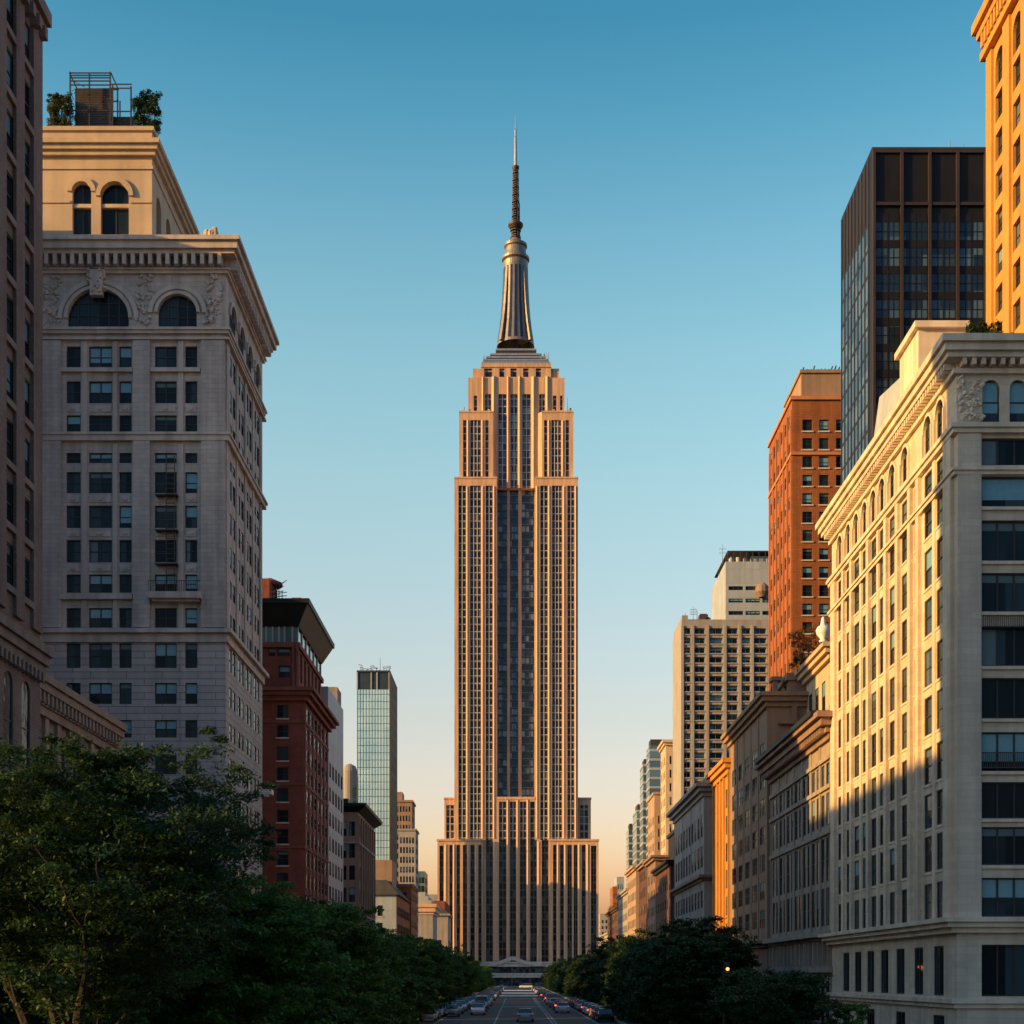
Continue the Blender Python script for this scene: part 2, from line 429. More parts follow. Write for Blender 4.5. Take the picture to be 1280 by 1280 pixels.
WCACHE = {}
def winparts(w, h, kind, var, fm, sill, rec):
    """frame, pane and sill of one window; x across, z up, -y outward, y=0 at the frame"""
    key = (round(w, 2), round(h, 2), kind, var, fm, sill, round(rec, 2))
    if key in WCACHE: return WCACHE[key]
    fr, pa, si = MB(), MB(), MB()
    t = min(0.09, w * 0.07); hw = w / 2
    nx, nz = {'sash': (1, 2), 'double': (2, 2), 'triple': (3, 2), 'grid': (4, 3), 'grid5': (6, 3), 'plain': (1, 1), 'wide': (3, 1), 'pair': (2, 1)}[kind]
    fr.box(-hw, -hw + t, -0.06, 0.02, 0, h); fr.box(hw - t, hw, -0.06, 0.02, 0, h)
    fr.box(-hw + t, hw - t, -0.06, 0.02, 0, t); fr.box(-hw + t, hw - t, -0.06, 0.02, h - t, h)
    for i in range(1, nx):
        x = -hw + w * i / nx; fr.box(x - t * 0.6, x + t * 0.6, -0.055, 0.018, t, h - t)
    for i in range(1, nz):
        z = h * i / nz; fr.box(-hw + t, hw - t, -0.05, 0.016, z - t * 0.4, z + t * 0.4)
    x0, x1, z0, z1 = -hw + t * 0.5, hw - t * 0.5, t * 0.5, h - t * 0.5
    def q(za, zb, m): pa.poly([(x0, 0.0, za), (x1, 0.0, za), (x1, 0.0, zb), (x0, 0.0, zb)], m)
    if var == 0: q(z0, z1, 0)
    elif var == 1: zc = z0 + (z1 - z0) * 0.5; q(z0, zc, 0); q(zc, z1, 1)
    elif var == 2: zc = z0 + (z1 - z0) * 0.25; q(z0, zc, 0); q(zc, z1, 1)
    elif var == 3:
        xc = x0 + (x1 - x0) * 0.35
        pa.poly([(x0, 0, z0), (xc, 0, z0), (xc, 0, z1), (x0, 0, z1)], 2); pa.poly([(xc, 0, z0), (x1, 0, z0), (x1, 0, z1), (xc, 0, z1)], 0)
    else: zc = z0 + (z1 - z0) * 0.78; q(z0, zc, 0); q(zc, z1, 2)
    if sill: si.box(-hw - 0.12, hw + 0.12, -rec - 0.10, -0.02, -0.14, 0.03)
    pm = ['glass', 'blind_reflection', 'curtain']
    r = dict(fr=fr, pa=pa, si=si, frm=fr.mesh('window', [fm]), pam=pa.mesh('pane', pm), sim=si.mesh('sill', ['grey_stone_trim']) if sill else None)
    WCACHE[key] = r
    return r

class Building:
    def __init__(s, name, label, X0, X1, Y0, Y1, H, side, cat='building', group=None):
        s.root = thing(name, label, cat, (X0, Y0, 0), group)
        s.X0, s.X1, s.Y0, s.Y1, s.H = X0, X1, Y0, Y1, H
        s.W, s.D = X1 - X0, Y1 - Y0
        s.front = Fac(0, 0, 0)
        s.side = Fac(s.W, 0, 90) if side == 'L' else Fac(0, s.D, -90)   # street wall
        s.sd = side
        s.wins = []; s.mb = MB(); s.fops, s.sops = [], []
    # photo coordinates -> facade coordinates
    def fa(s, x): return wx(x, s.Y0) - s.X0
    def fz(s, y): return wz(y, s.Y0)
    def sa(s, Y): return (Y - s.Y0) if s.sd == 'L' else (s.Y1 - Y)
    def ops(s, which, cols, rows, kind='sash', arch=None, fm='window_frame', sill=False, rec=0.35, weights=(6, 2, 1, 1, 1), proud=0.0):
        lst = s.fops if which == 'f' else s.sops
        fa = s.front if which == 'f' else s.side
        for c0, c1 in cols:
            for b0, b1 in rows:
                lst.append((c0, c1, b0, b1, arch))
                s.wins.append((fa, c0, c1, b0, b1, kind, fm, sill, rec, rnd.choices(range(5), weights)[0], proud))
    def skin(s, wallmat, z0=0.0, z1=None, rec=0.35, m=0, srec=None):
        z1 = s.H if z1 is None else z1
        wall(s.mb, s.front, 0, s.W, z0, z1, s.fops, rec, m)
        wall(s.mb, s.side, 0, s.D, z0, z1, s.sops, rec if srec is None else srec, m)
        W, D = s.W, s.D
        x = 0 if s.sd == 'L' else W
        s.mb.poly([(x, 0, z0), (x, D, z0), (x, D, z1), (x, 0, z1)], m)
        s.mb.poly([(W, D, z0), (0, D, z0), (0, D, z1), (W, D, z1)], m)
    def close(s, mats, roofz=None):
        z = (s.H - 0.05) if roofz is None else roofz
        s.mb.poly([(0.02, 0.02, z), (s.W - 0.02, 0.02, z), (s.W - 0.02, s.D - 0.02, z), (0.02, s.D - 0.02, z)], 0)
        return s.mb.build('wall', mats, s.root)
    def slab(s, mb, z0, z1, p, m=0):
        mb.box(-p, s.W + p, -p, s.D + p, z0, z1, m)
    def cornice(s, prof, matn, name='cornice', dent=None):
        mb = MB()
        for (z0, z1, p) in prof: s.slab(mb, z0, z1, p)
        if dent:
            z0, z1, p0, w, gap = dent
            for fa, L in ((s.front, s.W), (s.side, s.D)):
                n = int(L / (w + gap)); st = L / n
                for i in range(n):
                    a = st * (i + 0.5)
                    mb.fbox(fa, a - w / 2, a + w / 2, z0, z1, -0.05, p0)
        return mb.build(name, matn, s.root)
    def pier(s, which, a0, a1, b0, b1, d, matn, name='pilaster'):
        mb = MB(); mb.fbox(s.front if which == 'f' else s.side, a0, a1, b0, b1, -0.05, d)
        return mb.build(name, matn, s.root)
    def finish(s, limit=100):
        L = s.root.location
        def score(w):
            fa, c0, c1, b0, b1 = w[:5]
            p = fa.P((c0 + c1) / 2, (b0 + b1) / 2)
            X, Y = p[0] + L.x, p[1] + L.y
            seen = abs(fa.n[1]) if abs(fa.n[1]) > 0.5 else abs(X) / Y
            px = VX + X * F / Y; py = VY - (p[2] - EYE) * F / Y
            off = 0.001 if (px < -5 or px > 1285 or py < -20 or py > 1290) else 1
            return -(c1 - c0) * (b1 - b0) * seen * off / Y ** 2
        ws = sorted(s.wins, key=score)
        rest = MB()
        for i, w in enumerate(ws):
            fa, c0, c1, b0, b1, kind, fm, sill, rec, var, proud = w
            g = winparts(c1 - c0, b1 - b0, kind, var, fm, sill, rec)
            loc = fa.P((c0 + c1) / 2, b0, -rec + 0.02 + proud)
            rx, rz = rnd.uniform(-0.012, 0.012), rnd.uniform(-0.014, 0.014)
            if i < limit:
                o = link('window', g['frm'], s.root, loc, (0, 0, fa.rot))
                link('pane', g['pam'], o, (0, 0, 0), (rx, 0, rz))
                if g['sim']: link('sill', g['sim'], o)
            else:
                T = Matrix.Translation(loc) @ Matrix.Rotation(fa.rot, 4, 'Z')
                fi = {'window_frame': 0, 'pale_frame': 4}.get(fm, 0)
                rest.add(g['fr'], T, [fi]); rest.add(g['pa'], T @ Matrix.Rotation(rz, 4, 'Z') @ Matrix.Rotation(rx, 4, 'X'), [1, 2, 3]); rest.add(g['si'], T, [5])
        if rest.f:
            o = rest.build('window', ['window_frame', 'glass', 'blind_reflection', 'curtain', 'pale_frame', 'grey_stone_trim'], s.root)
            o['kind'] = 'stuff'
        return s.root

def even(L, n, frac, m0=0.0, m1=0.0):
    """n equal bays over L with margins; openings take frac of each bay"""
    p = (L - m0 - m1) / n
    return [(m0 + p * (i + 0.5) - p * frac / 2, m0 + p * (i + 0.5) + p * frac / 2) for i in range(n)]
def floors(z0, z1, n, frac):
    p = (z1 - z0) / n
    return [(z0 + p * i + p * (1 - frac) * 0.55, z0 + p * i + p * (1 - frac) * 0.55 + p * frac) for i in range(n)]

def antenna(b, x, y, z, h, arms=2, name='antenna'):
    mb = MB(); mb.tube((x, y, z), (x, y, z + h), 0.06, 0.03, 5)
    for k in range(arms):
        zz = z + h * (0.55 + 0.4 * k / max(1, arms))
        mb.tube((x - h * 0.18, y, zz), (x + h * 0.2, y, zz + 0.05), 0.035, 0.035, 4)
        for j in (-1, 0, 1): mb.tube((x + j * h * 0.12, y - 0.2, zz), (x + j * h * 0.12, y + 0.2, zz + h * 0.1), 0.025, 0.025, 4)
    return mb.build(name, 'steel_dark', b)

# ================================================================== GROUND, ROAD, PAVEMENTS
g = MB(); g.poly([(-9000, -600, 0), (9000, -600, 0), (9000, 14000, 0), (-9000, 14000, 0)])
struct(g.build('ground', 'earth'))
RW = 11.0
g = MB(); g.poly([(-RW, -60, 0.006), (RW, -60, 0.006), (RW, 716, 0.006), (-RW, 716, 0.006)])
g.poly([(-160, 640, 0.010), (-RW, 640, 0.010), (-RW, 705, 0.010), (-160, 705, 0.010)])
g.poly([(RW, 640, 0.010), (160, 640, 0.010), (160, 705, 0.010), (RW, 705, 0.010)])
struct(g.build('road', 'asphalt'))
for sx, nm in ((-1, 'pavement_left'), (1, 'pavement_right')):
    g = MB()
    xs = sorted((sx * (RW + 0.25), sx * 60))
    g.box(xs[0], xs[1], -60, 635, -0.2, 0.135)
    struct(g.build(nm, 'pavement_slab'))
    g = MB(); xs = sorted((sx * RW, sx * (RW + 0.245)))
    g.box(xs[0], xs[1], -60, 635, -0.2, 0.142)
    struct(g.build('kerb' + nm[8:], 'kerb_stone'))
g = MB(); g.box(-46, 46, 716.5, 722, -0.2, 0.14); struct(g.build('plaza', 'pavement_slab'))
# painted markings
def strip(x0, x1, y0, y1, z=0.014): 
    g.poly([(x0, y0, z), (x1, y0, z), (x1, y1, z), (x0, y1, z)])
g = MB()
strip(-2.35, -2.17, -40, 330); strip(3.75, 3.93, -40, 330); strip(4.15, 4.30, -40, 330); strip(-8.6, -8.45, -40, 330); strip(8.45, 8.6, -40, 330)
struct(g.build('lane_lines', 'worn_paint'))
g = MB()
for (ya, yb) in ((355, 372), (408, 430), (480, 512)): strip(-7.4, 9.6, ya, yb)
struct(g.build('crosswalk_bands', 'road_paint'))
g = MB()
strip(-2.1, 3.7, 232, 236); strip(-2.1, 3.7, 262, 264.5)
struct(g.build('stop_lines', 'worn_paint'))

# ================================================================== CENTRAL SKYSCRAPER
TY = 726.0
S = TY / F
def tx(x): return (x - VX) * S
def tz(y): return EYE + (VY - y) * S
tower = thing('skyscraper', 'very tall stepped limestone skyscraper with a metal mast, at the end of the street', 'skyscraper', (0, TY, 0))

def strip_part(fa, a0, a1, b0, b1, n, rec, glass='tower_glass', pitch=3.72, sp=0.24, thin=0.11, mm='mullion_metal', spm='spandrel_metal', line='mullion_metal'):
    mb = MB(); P = fa.P
    mb.poly([P(a0, b0, -rec), P(a1, b0, -rec), P(a1, b1, -rec), P(a0, b1, -rec)])
    o = mb.build('window_strip', glass, tower)
    k = MB(); z = math.ceil(b0 / pitch) * pitch
    while z < b1 - 0.6:
        k.fbox(fa, a0, a1, z - pitch * sp / 2, z + pitch * sp / 2 - 0.3, -rec - 0.05, -rec + 0.10); k.fbox(fa, a0, a1, z + pitch * sp / 2 - 0.32, z + pitch * sp / 2, -rec - 0.05, -rec + 0.16, 1); z += pitch
    for e in (0, 1):
        ae = a0 if e == 0 else a1 - 0.12
        k.fbox(fa, ae, ae + 0.12, b0, b1, -rec - 0.05, -rec + 0.08)
    if len(k.f) > 12: k.build('spandrel', [spm, line], o)
    for i in range(1, n):
        a = a0 + (a1 - a0) * i / n
        q = MB(); q.fbox(fa, a - thin * 1.6, a + thin * 1.6, b0, b1, -rec - 0.05, -rec + 0.32); q.build('mullion', mm, o)
    return o

def face(fa, x0, x1, z0, z1, ops, rec=0.9, depth=None, glass='tower_glass', **kw):
    """front wall piece between photo columns x0..x1 with window strips in it; fa has a = X"""
    mb = MB()
    O = [(tx(a), tx(b), c, d, None) for (a, b, c, d, n) in ops]
    wall(mb, fa, tx(x0), tx(x1), z0, z1, O, rec)
    for (a, b, c, d, n) in ops: strip_part(fa, tx(a), tx(b), c, d, n, rec, glass, **kw)
    return mb

zA, zB, zC, zD, zE, zF = tz(1050), tz(997), tz(597), tz(513), tz(468), tz(452)
DEP = 62.0
# --- base block
f0 = Fac(0, -1.5, 0)          # outer wings of the base stand a little forward
f1 = Fac(0, 0, 0)             # main front
f2 = Fac(0, 4.0, 0)           # recessed middle
f2m = Fac(0, 6.0, 0)
f15 = Fac(0, 1.6, 0)
f3 = Fac(0, 3.0, 0)
base = MB()
lo = 12.0
opsL = [(549.5, 554.5, lo, zA - 3, 1), (561.8, 565.8, lo, zA - 2.6, 1), (570.9, 575.2, lo, zA - 2.6, 1), (578.7, 583.8, lo, zA - 2.6, 2), (588.1, 593.3, lo, zA - 2.6, 1), (598.1, 602.0, lo, zA - 2.6, 1)]
opsR = [(691.2, 695.5, lo, zA - 2.6, 1), (700.1, 704.6, lo, zA - 2.6, 1), (709.2, 714.8, lo, zA - 2.6, 2), (717.0, 721.8, lo, zA - 2.6, 2), (727.0, 731.9, lo, zA - 2.6, 1), (738.5, 745.5, lo, zA - 3, 2)]
bl = face(f0, 547, 603.5, 0, zA, opsL, rec=1.0, glass='base_glass', spm='spandrel_blue', line='spandrel_metal', mm='spandrel_metal'); bl.box(tx(547), tx(603.5), -1.5 + 1.05, DEP, 0, zA - 0.1)
br = face(f0, 686.5, 748, 0, zA, opsR, rec=1.0, glass='base_glass', spm='spandrel_blue', line='spandrel_metal', mm='spandrel_metal'); br.box(tx(686.5), tx(748), -1.5 + 1.05, DEP, 0, zA - 0.1)
for mb in (bl, br):
    xs = [v[0] for v in mb.v]; x0, x1 = min(xs), max(xs)
    mb.box(x0 - 0.3, x1 + 0.3, -2.0, DEP + 0.3, zA - 0.6, zA + 0.3)
    for x in (x0, x1): mb.poly([(x, -1.5, 0), (x, -0.45, 0), (x, -0.45, zA), (x, -1.5, zA)])
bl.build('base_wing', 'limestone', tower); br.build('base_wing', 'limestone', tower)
cen = face(f1, 603.5, 686.5, 0, zA, [(607.5, 616.0, lo, zA, 2), (623.7, 632.8, lo, zA, 2), (637.4, 645.0, lo, zA, 2), (650.0, 657.8, lo, zA, 2), (662.8, 671.0, lo, zA, 2), (677.0, 685.7, lo, zA, 2)], rec=1.0, glass='base_glass', spm='spandrel_blue', line='spandrel_metal', mm='spandrel_metal')
cen2 = face(f1, 621, 669, zA, zB, [(623.7, 632.8, zA, zB - 2, 2), (637.4, 645.0, zA, zB - 2, 2), (650.0, 657.8, zA, zB - 2, 2), (662.8, 668.4, zA, zB - 2, 1)], rec=1.0)
cen.v += []; n0 = len(cen.v); cen.v += cen2.v; cen.f += [tuple(n0 + i for i in f) for f in cen2.f]; cen.m += cen2.m
cen.box(tx(603.5), tx(686.5), 1.05, DEP - 1, 0, zA - 0.2)
cen.box(tx(621), tx(669), 1.05, 7.6, zA - 0.3, zB)
cen.box(tx(621.2), tx(668.8), -0.25, 7.7, zB - 1.0, zB + 0.4)
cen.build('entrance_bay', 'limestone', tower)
# shoulder blocks either side of the shaft
for (x0, x1, wa, wb) in ((555, 568.2, 557.3, 567), (722.8, 739, 725.5, 735.5)):
    mb = face(f3, x0, x1, zA, zB, [(wa, wb, zA + 0.5, zB - 3.4, 2)], rec=0.8)
    mb.box(tx(x0), tx(x1), 3.85, DEP - 4, zA - 0.2, zB - 0.05)
    for x in (x0, x1): mb.poly([(tx(x), 3.0, zA), (tx(x), 3.85, zA), (tx(x), 3.85, zB), (tx(x), 3.0, zB)])
    mb.box(tx(x0) - 0.25, tx(x1) + 0.25, 2.7, DEP - 3.7, zB - 0.5, zB + 0.4)
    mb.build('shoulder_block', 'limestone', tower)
# shaft wings
wl_ops = [(573.0, 582.3, zA, tz(607), 2), (587.5, 601.0, zA, tz(607), 3), (607.0, 615.6, zA, tz(607), 2)]
wr_ops = [(675.3, 684.5, zA, tz(607), 2), (690.0, 702.4, zA, tz(607), 3), (709.1, 717.8, zA, tz(607), 2)]
for (x0, x1, ops) in ((568, 621, wl_ops), (669, 722.5, wr_ops)):
    mb = face(f1, x0, x1, zA, zC, ops, rec=0.9)
    mb.box(tx(x0), tx(x1), 0.95, DEP - 6, zA - 0.2, zC - 0.1)
    for x in (x0, x1): mb.poly([(tx(x), 0, zA), (tx(x), 0.95, zA), (tx(x), 0.95, zC), (tx(x), 0, zC)])
    mb.box(tx(x0) - 0.15, tx(x1) + 0.15, -0.3, DEP - 5.8, zC - 0.5, zC + 0.35)
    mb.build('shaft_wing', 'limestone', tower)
# recessed middle of the shaft; blue spandrels and bars paint in its shade
mid = face(f2m, 621, 669, zB - 2, zC - 4, [(621.9, 633.8, zB, zC - 4, 2), (637.4, 647.8, zB, zC - 4, 2), (652.0, 668.2, zB, zC - 4, 3)], rec=0.9, glass='tower_glass_blue', sp=0.3, spm='spandrel_blue', line='spandrel_pale', mm='spandrel_blue')
mid.box(tx(615), tx(675), 4.1, 8, zC - 4.2, zC - 4.02)
mid.box(tx(621), tx(669), 6.95, 18, zB - 2, zC - 4.2)
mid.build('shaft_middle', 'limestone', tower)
# upper wings
ul = [(578.7, 582.8, zC, tz(523.5), 1), (587.8, 600.8, zC, tz(523.5), 3), (606.4, 610.6, zC, tz(523.5), 1)]
ur = [(680.2, 684.0, zC, tz(523.5), 1), (689.3, 701.4, zC, tz(523.5), 3), (707.2, 711.4, zC, tz(523.5), 1)]
for (x0, x1, ops, sp) in ((574, 616.5, ul, -1), (677.5, 717, ur, 1)):
    mb = face(f15, x0, x1, zC - 0.2, zD, ops, rec=0.8)
    mb.box(tx(x0), tx(x1), 2.45, DEP - 9, zC - 0.3, zD - 0.1)
    for x in (x0, x1): mb.poly([(tx(x), 1.6, zC), (tx(x), 2.45, zC), (tx(x), 2.45, zD), (tx(x), 1.6, zD)])
    xin, xo = (x1, x1 + 5.0) if sp < 0 else (x0, x0 - 5.0)             # splayed inner flank
    mb.poly([(tx(xin), 1.62, zC), (tx(xo), 4.0, zC), (tx(xo), 4.0, zD), (tx(xin), 1.62, zD)])
    mb.poly([(tx(xin), 1.62, zD - 0.02), (tx(xo), 4.0, zD - 0.02), (tx(xin), 4.0, zD - 0.02)])
    mb.box(tx(x0) - 0.15, tx(x1) + 0.15, 1.35, DEP - 8.8, zD - 0.5, zD + 0.35)
    for k in range(4):
        xx = tx(x0 + (x1 - x0) * (0.12 + 0.25 * k)); mb.box(xx - 0.6, xx + 0.6, 1.9, 2.8, zD + 0.3, zD + 0.9 + 0.5 * (k % 2))
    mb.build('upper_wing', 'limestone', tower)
# slim wedge ribs added to the shaft and base piers to catch the sun
for (xa, xb, y0, y1, d) in [(a, b, 1048, 608, 0.0) for a, b in ((583.0, 586.6), (601.8, 606.2), (616.4, 620.2), (669.8, 674.4), (685.2, 689.2), (703.2, 708.2), (718.6, 722.0))] + [(a, b, 594, 524, -1.6) for a, b in ((583.6, 587.0), (601.6, 605.6), (684.8, 688.4), (702.2, 706.4))] + \
        [(a, b, 1200, 1056, 1.5) for a, b in ((555.6, 560.8), (566.6, 570.2), (584.6, 587.4), (594.2, 597.4), (696.4, 699.4), (705.4, 708.4), (722.6, 726.2), (733.0, 737.2))] + [(a, b, 1200, 1000, 0.0) for a, b in ((633.6, 636.8), (645.8, 649.2), (658.6, 662.0))] + [(616.6, 622.8, 1200, 1052, 0.0), (671.8, 676.2, 1200, 1052, 0.0)]:
    q = MB(); a, b = tx(xa), tx(xb); c = a + (b - a) * 0.3; z0, z1 = tz(y0), tz(y1)
    yb = -d - 0.01
    q.hexa([(a, yb, z0), (c, yb - 0.42, z0), (b, yb, z0), (c, yb + 0.3, z0), (a, yb, z1), (c, yb - 0.42, z1), (b, yb, z1), (c, yb + 0.3, z1)])
    q.build('highlight_rib', 'limestone_trim', tower)
# crown
slots = [(622.9, 633.0, zC - 4, tz(488.5), 2), (638.2, 646.8, zC - 4, tz(488.5), 2), (653.0, 663.3, zC - 4, tz(488.5), 2)]
mb = face(f2, 616, 673.6, zC - 4, zE, slots, rec=1.1, glass='tower_glass_blue', spm='spandrel_blue')
mb.box(tx(616), tx(673.6), 5.15, 20, zC - 3.9, zE - 0.1)
for (x0, x1, ops) in ((585, 616, [(592, 596, zD + 0.5, tz(490.5), 1), (606.3, 613.5, zD + 0.5, tz(488.5), 2)]), (673.6, 706, [(674.0, 681.3, zD + 0.5, tz(488.5), 2), (691.5, 695.8, zD + 0.5, tz(490.5), 1), (700.3, 703.5, zD + 0.5, tz(490.5), 1)])):
    m2 = face(f2, x0, x1, zD - 3, zE, ops, rec=1.0)
    n0 = len(mb.v); mb.v += m2.v; mb.f += [tuple(n0 + i for i in f) for f in m2.f]; mb.m += m2.m
    mb.box(tx(x0), tx(x1), 5.05, DEP - 14, zD - 3.2, zE - 0.1)
    xe = x0 if x0 < 600 else x1
    mb.poly([(tx(xe), 4.0, zD - 3), (tx(xe), 5.05, zD - 3), (tx(xe), 5.05, zE), (tx(xe), 4.0, zE)])
mb.poly([(tx(585), 4.0, zE - 0.05), (tx(706), 4.0, zE - 0.05), (tx(706), DEP - 14, zE - 0.05), (tx(585), DEP - 14, zE - 0.05)])
mb.build('crown', 'limestone', tower)
# wedge shaped ribs on the crown, one part each
for (xa, xb) in ((602.2, 605.5), (614.2, 622.0), (633.6, 637.6), (647.6, 652.4), (664.0, 672.6), (682.0, 688.6)):
    q = MB(); a, b = tx(xa), tx(xb); c = a + (b - a) * 0.35
    z0, z1 = (zC - 4 if 610 < xa < 680 else zD - 2), zE + 0.4
    q.hexa([(a, 4.02, z0), (c, 3.1, z0), (b, 4.02, z0), (c, 4.4, z0), (a, 4.02, z1), (c, 3.1, z1), (b, 4.02, z1), (c, 4.4, z1)])
    q.build('rib', 'limestone_trim', tower)
# top storey
mb = MB(); fF = Fac(0, 6.0, 0)
ops = [(tx(a), tx(b), zE + 1.2, zF - 0.9, None) for a, b in ((604.9, 614.8), (624, 630.3), (638, 645.8), (654, 660.8), (669.7, 676.7))]
wall(mb, fF, tx(601.5), tx(689), zE - 1, zF, ops, 0.8)
for (a, b, c, d, _) in ops: strip_part(fF, a, b, c, d, 1, 0.8)
mb.box(tx(601.5), tx(689), 6.85, DEP - 20, zE - 0.9, zF - 0.1)
mb.box(tx(590.5), tx(601.5), 7.2, DEP - 20, zE - 0.9, zF - 0.5); mb.box(tx(689), tx(699.5), 7.2, DEP - 20, zE - 0.9, zF - 0.5)
mb.box(tx(600.9), tx(689.6), 5.6, DEP - 19.6, zF - 0.4, zF + 1.6)
mb.build('top_storey', 'limestone', tower)
mb = MB(); st = [(603, 687, 450, 444), (604.5, 685.5, 444, 440), (608, 681, 439, 435.5), (613, 676.5, 434.5, 431), (620, 670, 430, 424)]
for i, (a, b, y0, y1) in enumerate(st):
    mb.box(tx(a), tx(b), 7.5 + i * 0.9, 42 - i * 2, tz(y0) - 1.6, tz(y1) - 0.9, 0)
    mb.box(tx(a) - 0.35, tx(b) + 0.35, 7.1 + i * 0.9, 42.3 - i * 2, tz(y1) - 0.95, tz(y1), 1)
mb.build('mast_plinth', ['steel_dark', 'aluminium'], tower)
mb = MB(); rng = random.Random(3)
for k in range(16):
    x = tx(rng.choice([rng.uniform(603, 615), rng.uniform(674, 687)])); h = rng.uniform(1.0, 3.6)
    mb.tube((x, 9, tz(440)), (x + rng.uniform(-.3, .3), 9, tz(440) + h), 0.16, 0.08, 4)
mb.tube((tx(709.5), 3, zD), (tx(709.5), 3, zD + 7.5), 0.18, 0.08, 4)
mb.tube((tx(580), 3, zD), (tx(580), 3, zD + 3), 0.2, 0.15, 4); mb.box(tx(712), tx(714.5), 2.5, 3.5, zD, zD + 2.2)
mb.build('aerial_cluster', 'steel_dark', tower)
# mast
MX, MY = tx(644.5), 24.0
KM = (TY + MY) / TY                                   # the mast stands that much farther back than the front
tz0 = tz
def tz(y): return EYE + (VY - y) * S * KM
mb = MB()
def pr(rows): return [((w / 2) * S * KM, tz(y)) for (w, y) in rows]
MPROF = [(47, 434), (42.5, 420), (38.0, 405), (34.6, 385), (32.0, 362), (31.0, 345), (30.5, 334)]
def mw(y):
    for (wa, ya), (wb, yb) in zip(MPROF, MPROF[1:]):
        if yb <= y <= ya: return wb + (wa - wb) * (y - yb) / (ya - yb)
mb.lathe(MX, MY, pr(MPROF), 36)
mast = mb.build('mast', 'mast_metal', tower, smooth=False)
for i in range(18):                                   # dark glazed flutes between the ribs of the mast
    fl = MB(); a = 2 * math.pi * (i + 0.5) / 18; ca, sa_ = math.cos(a), math.sin(a)
    ys = [430, 412, 398, 384, 370, 356, 346, 337]
    for ya, yb in zip(ys, ys[1:]):
        ra, rb_ = mw(ya) / 2 * S * KM + 0.10, mw(yb) / 2 * S * KM + 0.10; wa_, wb_ = ra * 0.085, rb_ * 0.085
        fl.poly([(MX + ca * ra - sa_ * wa_, MY + sa_ * ra + ca * wa_, tz(ya)), (MX + ca * ra + sa_ * wa_, MY + sa_ * ra - ca * wa_, tz(ya)),
                 (MX + ca * rb_ + sa_ * wb_, MY + sa_ * rb_ - ca * wb_, tz(yb)), (MX + ca * rb_ - sa_ * wb_, MY + sa_ * rb_ + ca * wb_, tz(yb))])
    fl.build('flute', 'car_glass', mast)
for k in range(4):                                    # four slim buttress fins
    q = MB(); a = R(45 + 90 * k); ca, sa_ = math.cos(a), math.sin(a)
    def fp(r, w, y): return [(MX + ca * r - sa_ * w, MY + sa_ * r + ca * w, tz(y)), (MX + ca * r + sa_ * w, MY + sa_ * r - ca * w, tz(y))]
    ys = [433, 422, 412, 400, 386, 370, 352, 338]
    for ya, yb in zip(ys, ys[1:]):
        ra, rb_ = mw(ya) / 2 * S * KM + 0.25 + (ya - 338) * 0.016, mw(yb) / 2 * S * KM + 0.25 + (yb - 338) * 0.016
        A, B_ = fp(ra, 0.8, ya), fp(rb_, 0.7, yb); C, D_ = fp(3, 0.8, ya), fp(3, 0.7, yb)
        q.poly([A[0], A[1], B_[1], B_[0]]); q.poly([A[0], B_[0], D_[0], C[0]]); q.poly([A[1], C[1], D_[1], B_[1]])
    q.build('buttress_fin', 'mast_metal', mast)
mb = MB(); mb.lathe(MX, MY, pr([(29.5, 337), (31, 334.5), (31.5, 329), (30, 328), (29, 327.5), (34.5, 326), (34.5, 323), (28, 321), (26.5, 317), (25.5, 311), (29, 309.5), (29, 306.5), (22, 304.5), (15, 302), (12.5, 299)]), 32)
mb.build('mast_cap', 'mast_metal', tower)
for (rw, y0, y1) in ((35.4, 326.2, 323.4), (30, 309.6, 306.8), (19.5, 285.5, 280.5), (9.4, 212.5, 208.5)):
    q = MB(); q.lathe(MX, MY, [(rw / 2 * S * 0.72, tz(y0 + 1.2)), (rw / 2 * S, tz((y0 + y1) / 2)), (rw / 2 * S, tz(y1)), (rw / 2 * S * 0.7, tz(y1) + 0.2)], 24); q.build('platform_ring', 'steel_dark', tower)
mb = MB()
for k in range(30):
    y0 = 300 - k * 3.0; y1 = y0 - 3.0
    w = 12.2 if y0 > 284 else 9.4 - (284 - y0) * 0.033
    r = w / 2 * S
    e = 1.18 if k % 3 == 0 else 0.95
    mb.lathe(MX, MY, [(r * 0.55, tz(y0)), (r * 0.55, tz(y1 + 1.3)), (r * e, tz(y1 + 1.2)), (r * e, tz(y1))], 10)
for i in range(6):
    a = 2 * math.pi * i / 6; mb.tube((MX + math.cos(a) * 2.3, MY + math.sin(a) * 2.3, tz(299)), (MX + math.cos(a) * 1.35, MY + math.sin(a) * 1.35, tz(212)), 0.16, 0.13, 4)
mb.tube((tx(649.4), MY, tz(283)), (tx(649.4), MY, tz(254)), 0.35, 0.3, 5)
mb.build('antenna_lattice', 'spandrel_metal', tower)
mb = MB(); mb.lathe(MX, MY, pr([(4.2, 210), (3.9, 190), (3.3, 172), (2.6, 170), (3.0, 163), (1.6, 161), (1.0, 150), (0.5, 144)]), 10)
mb.build('spire', 'aluminium', tower)
tz = tz0
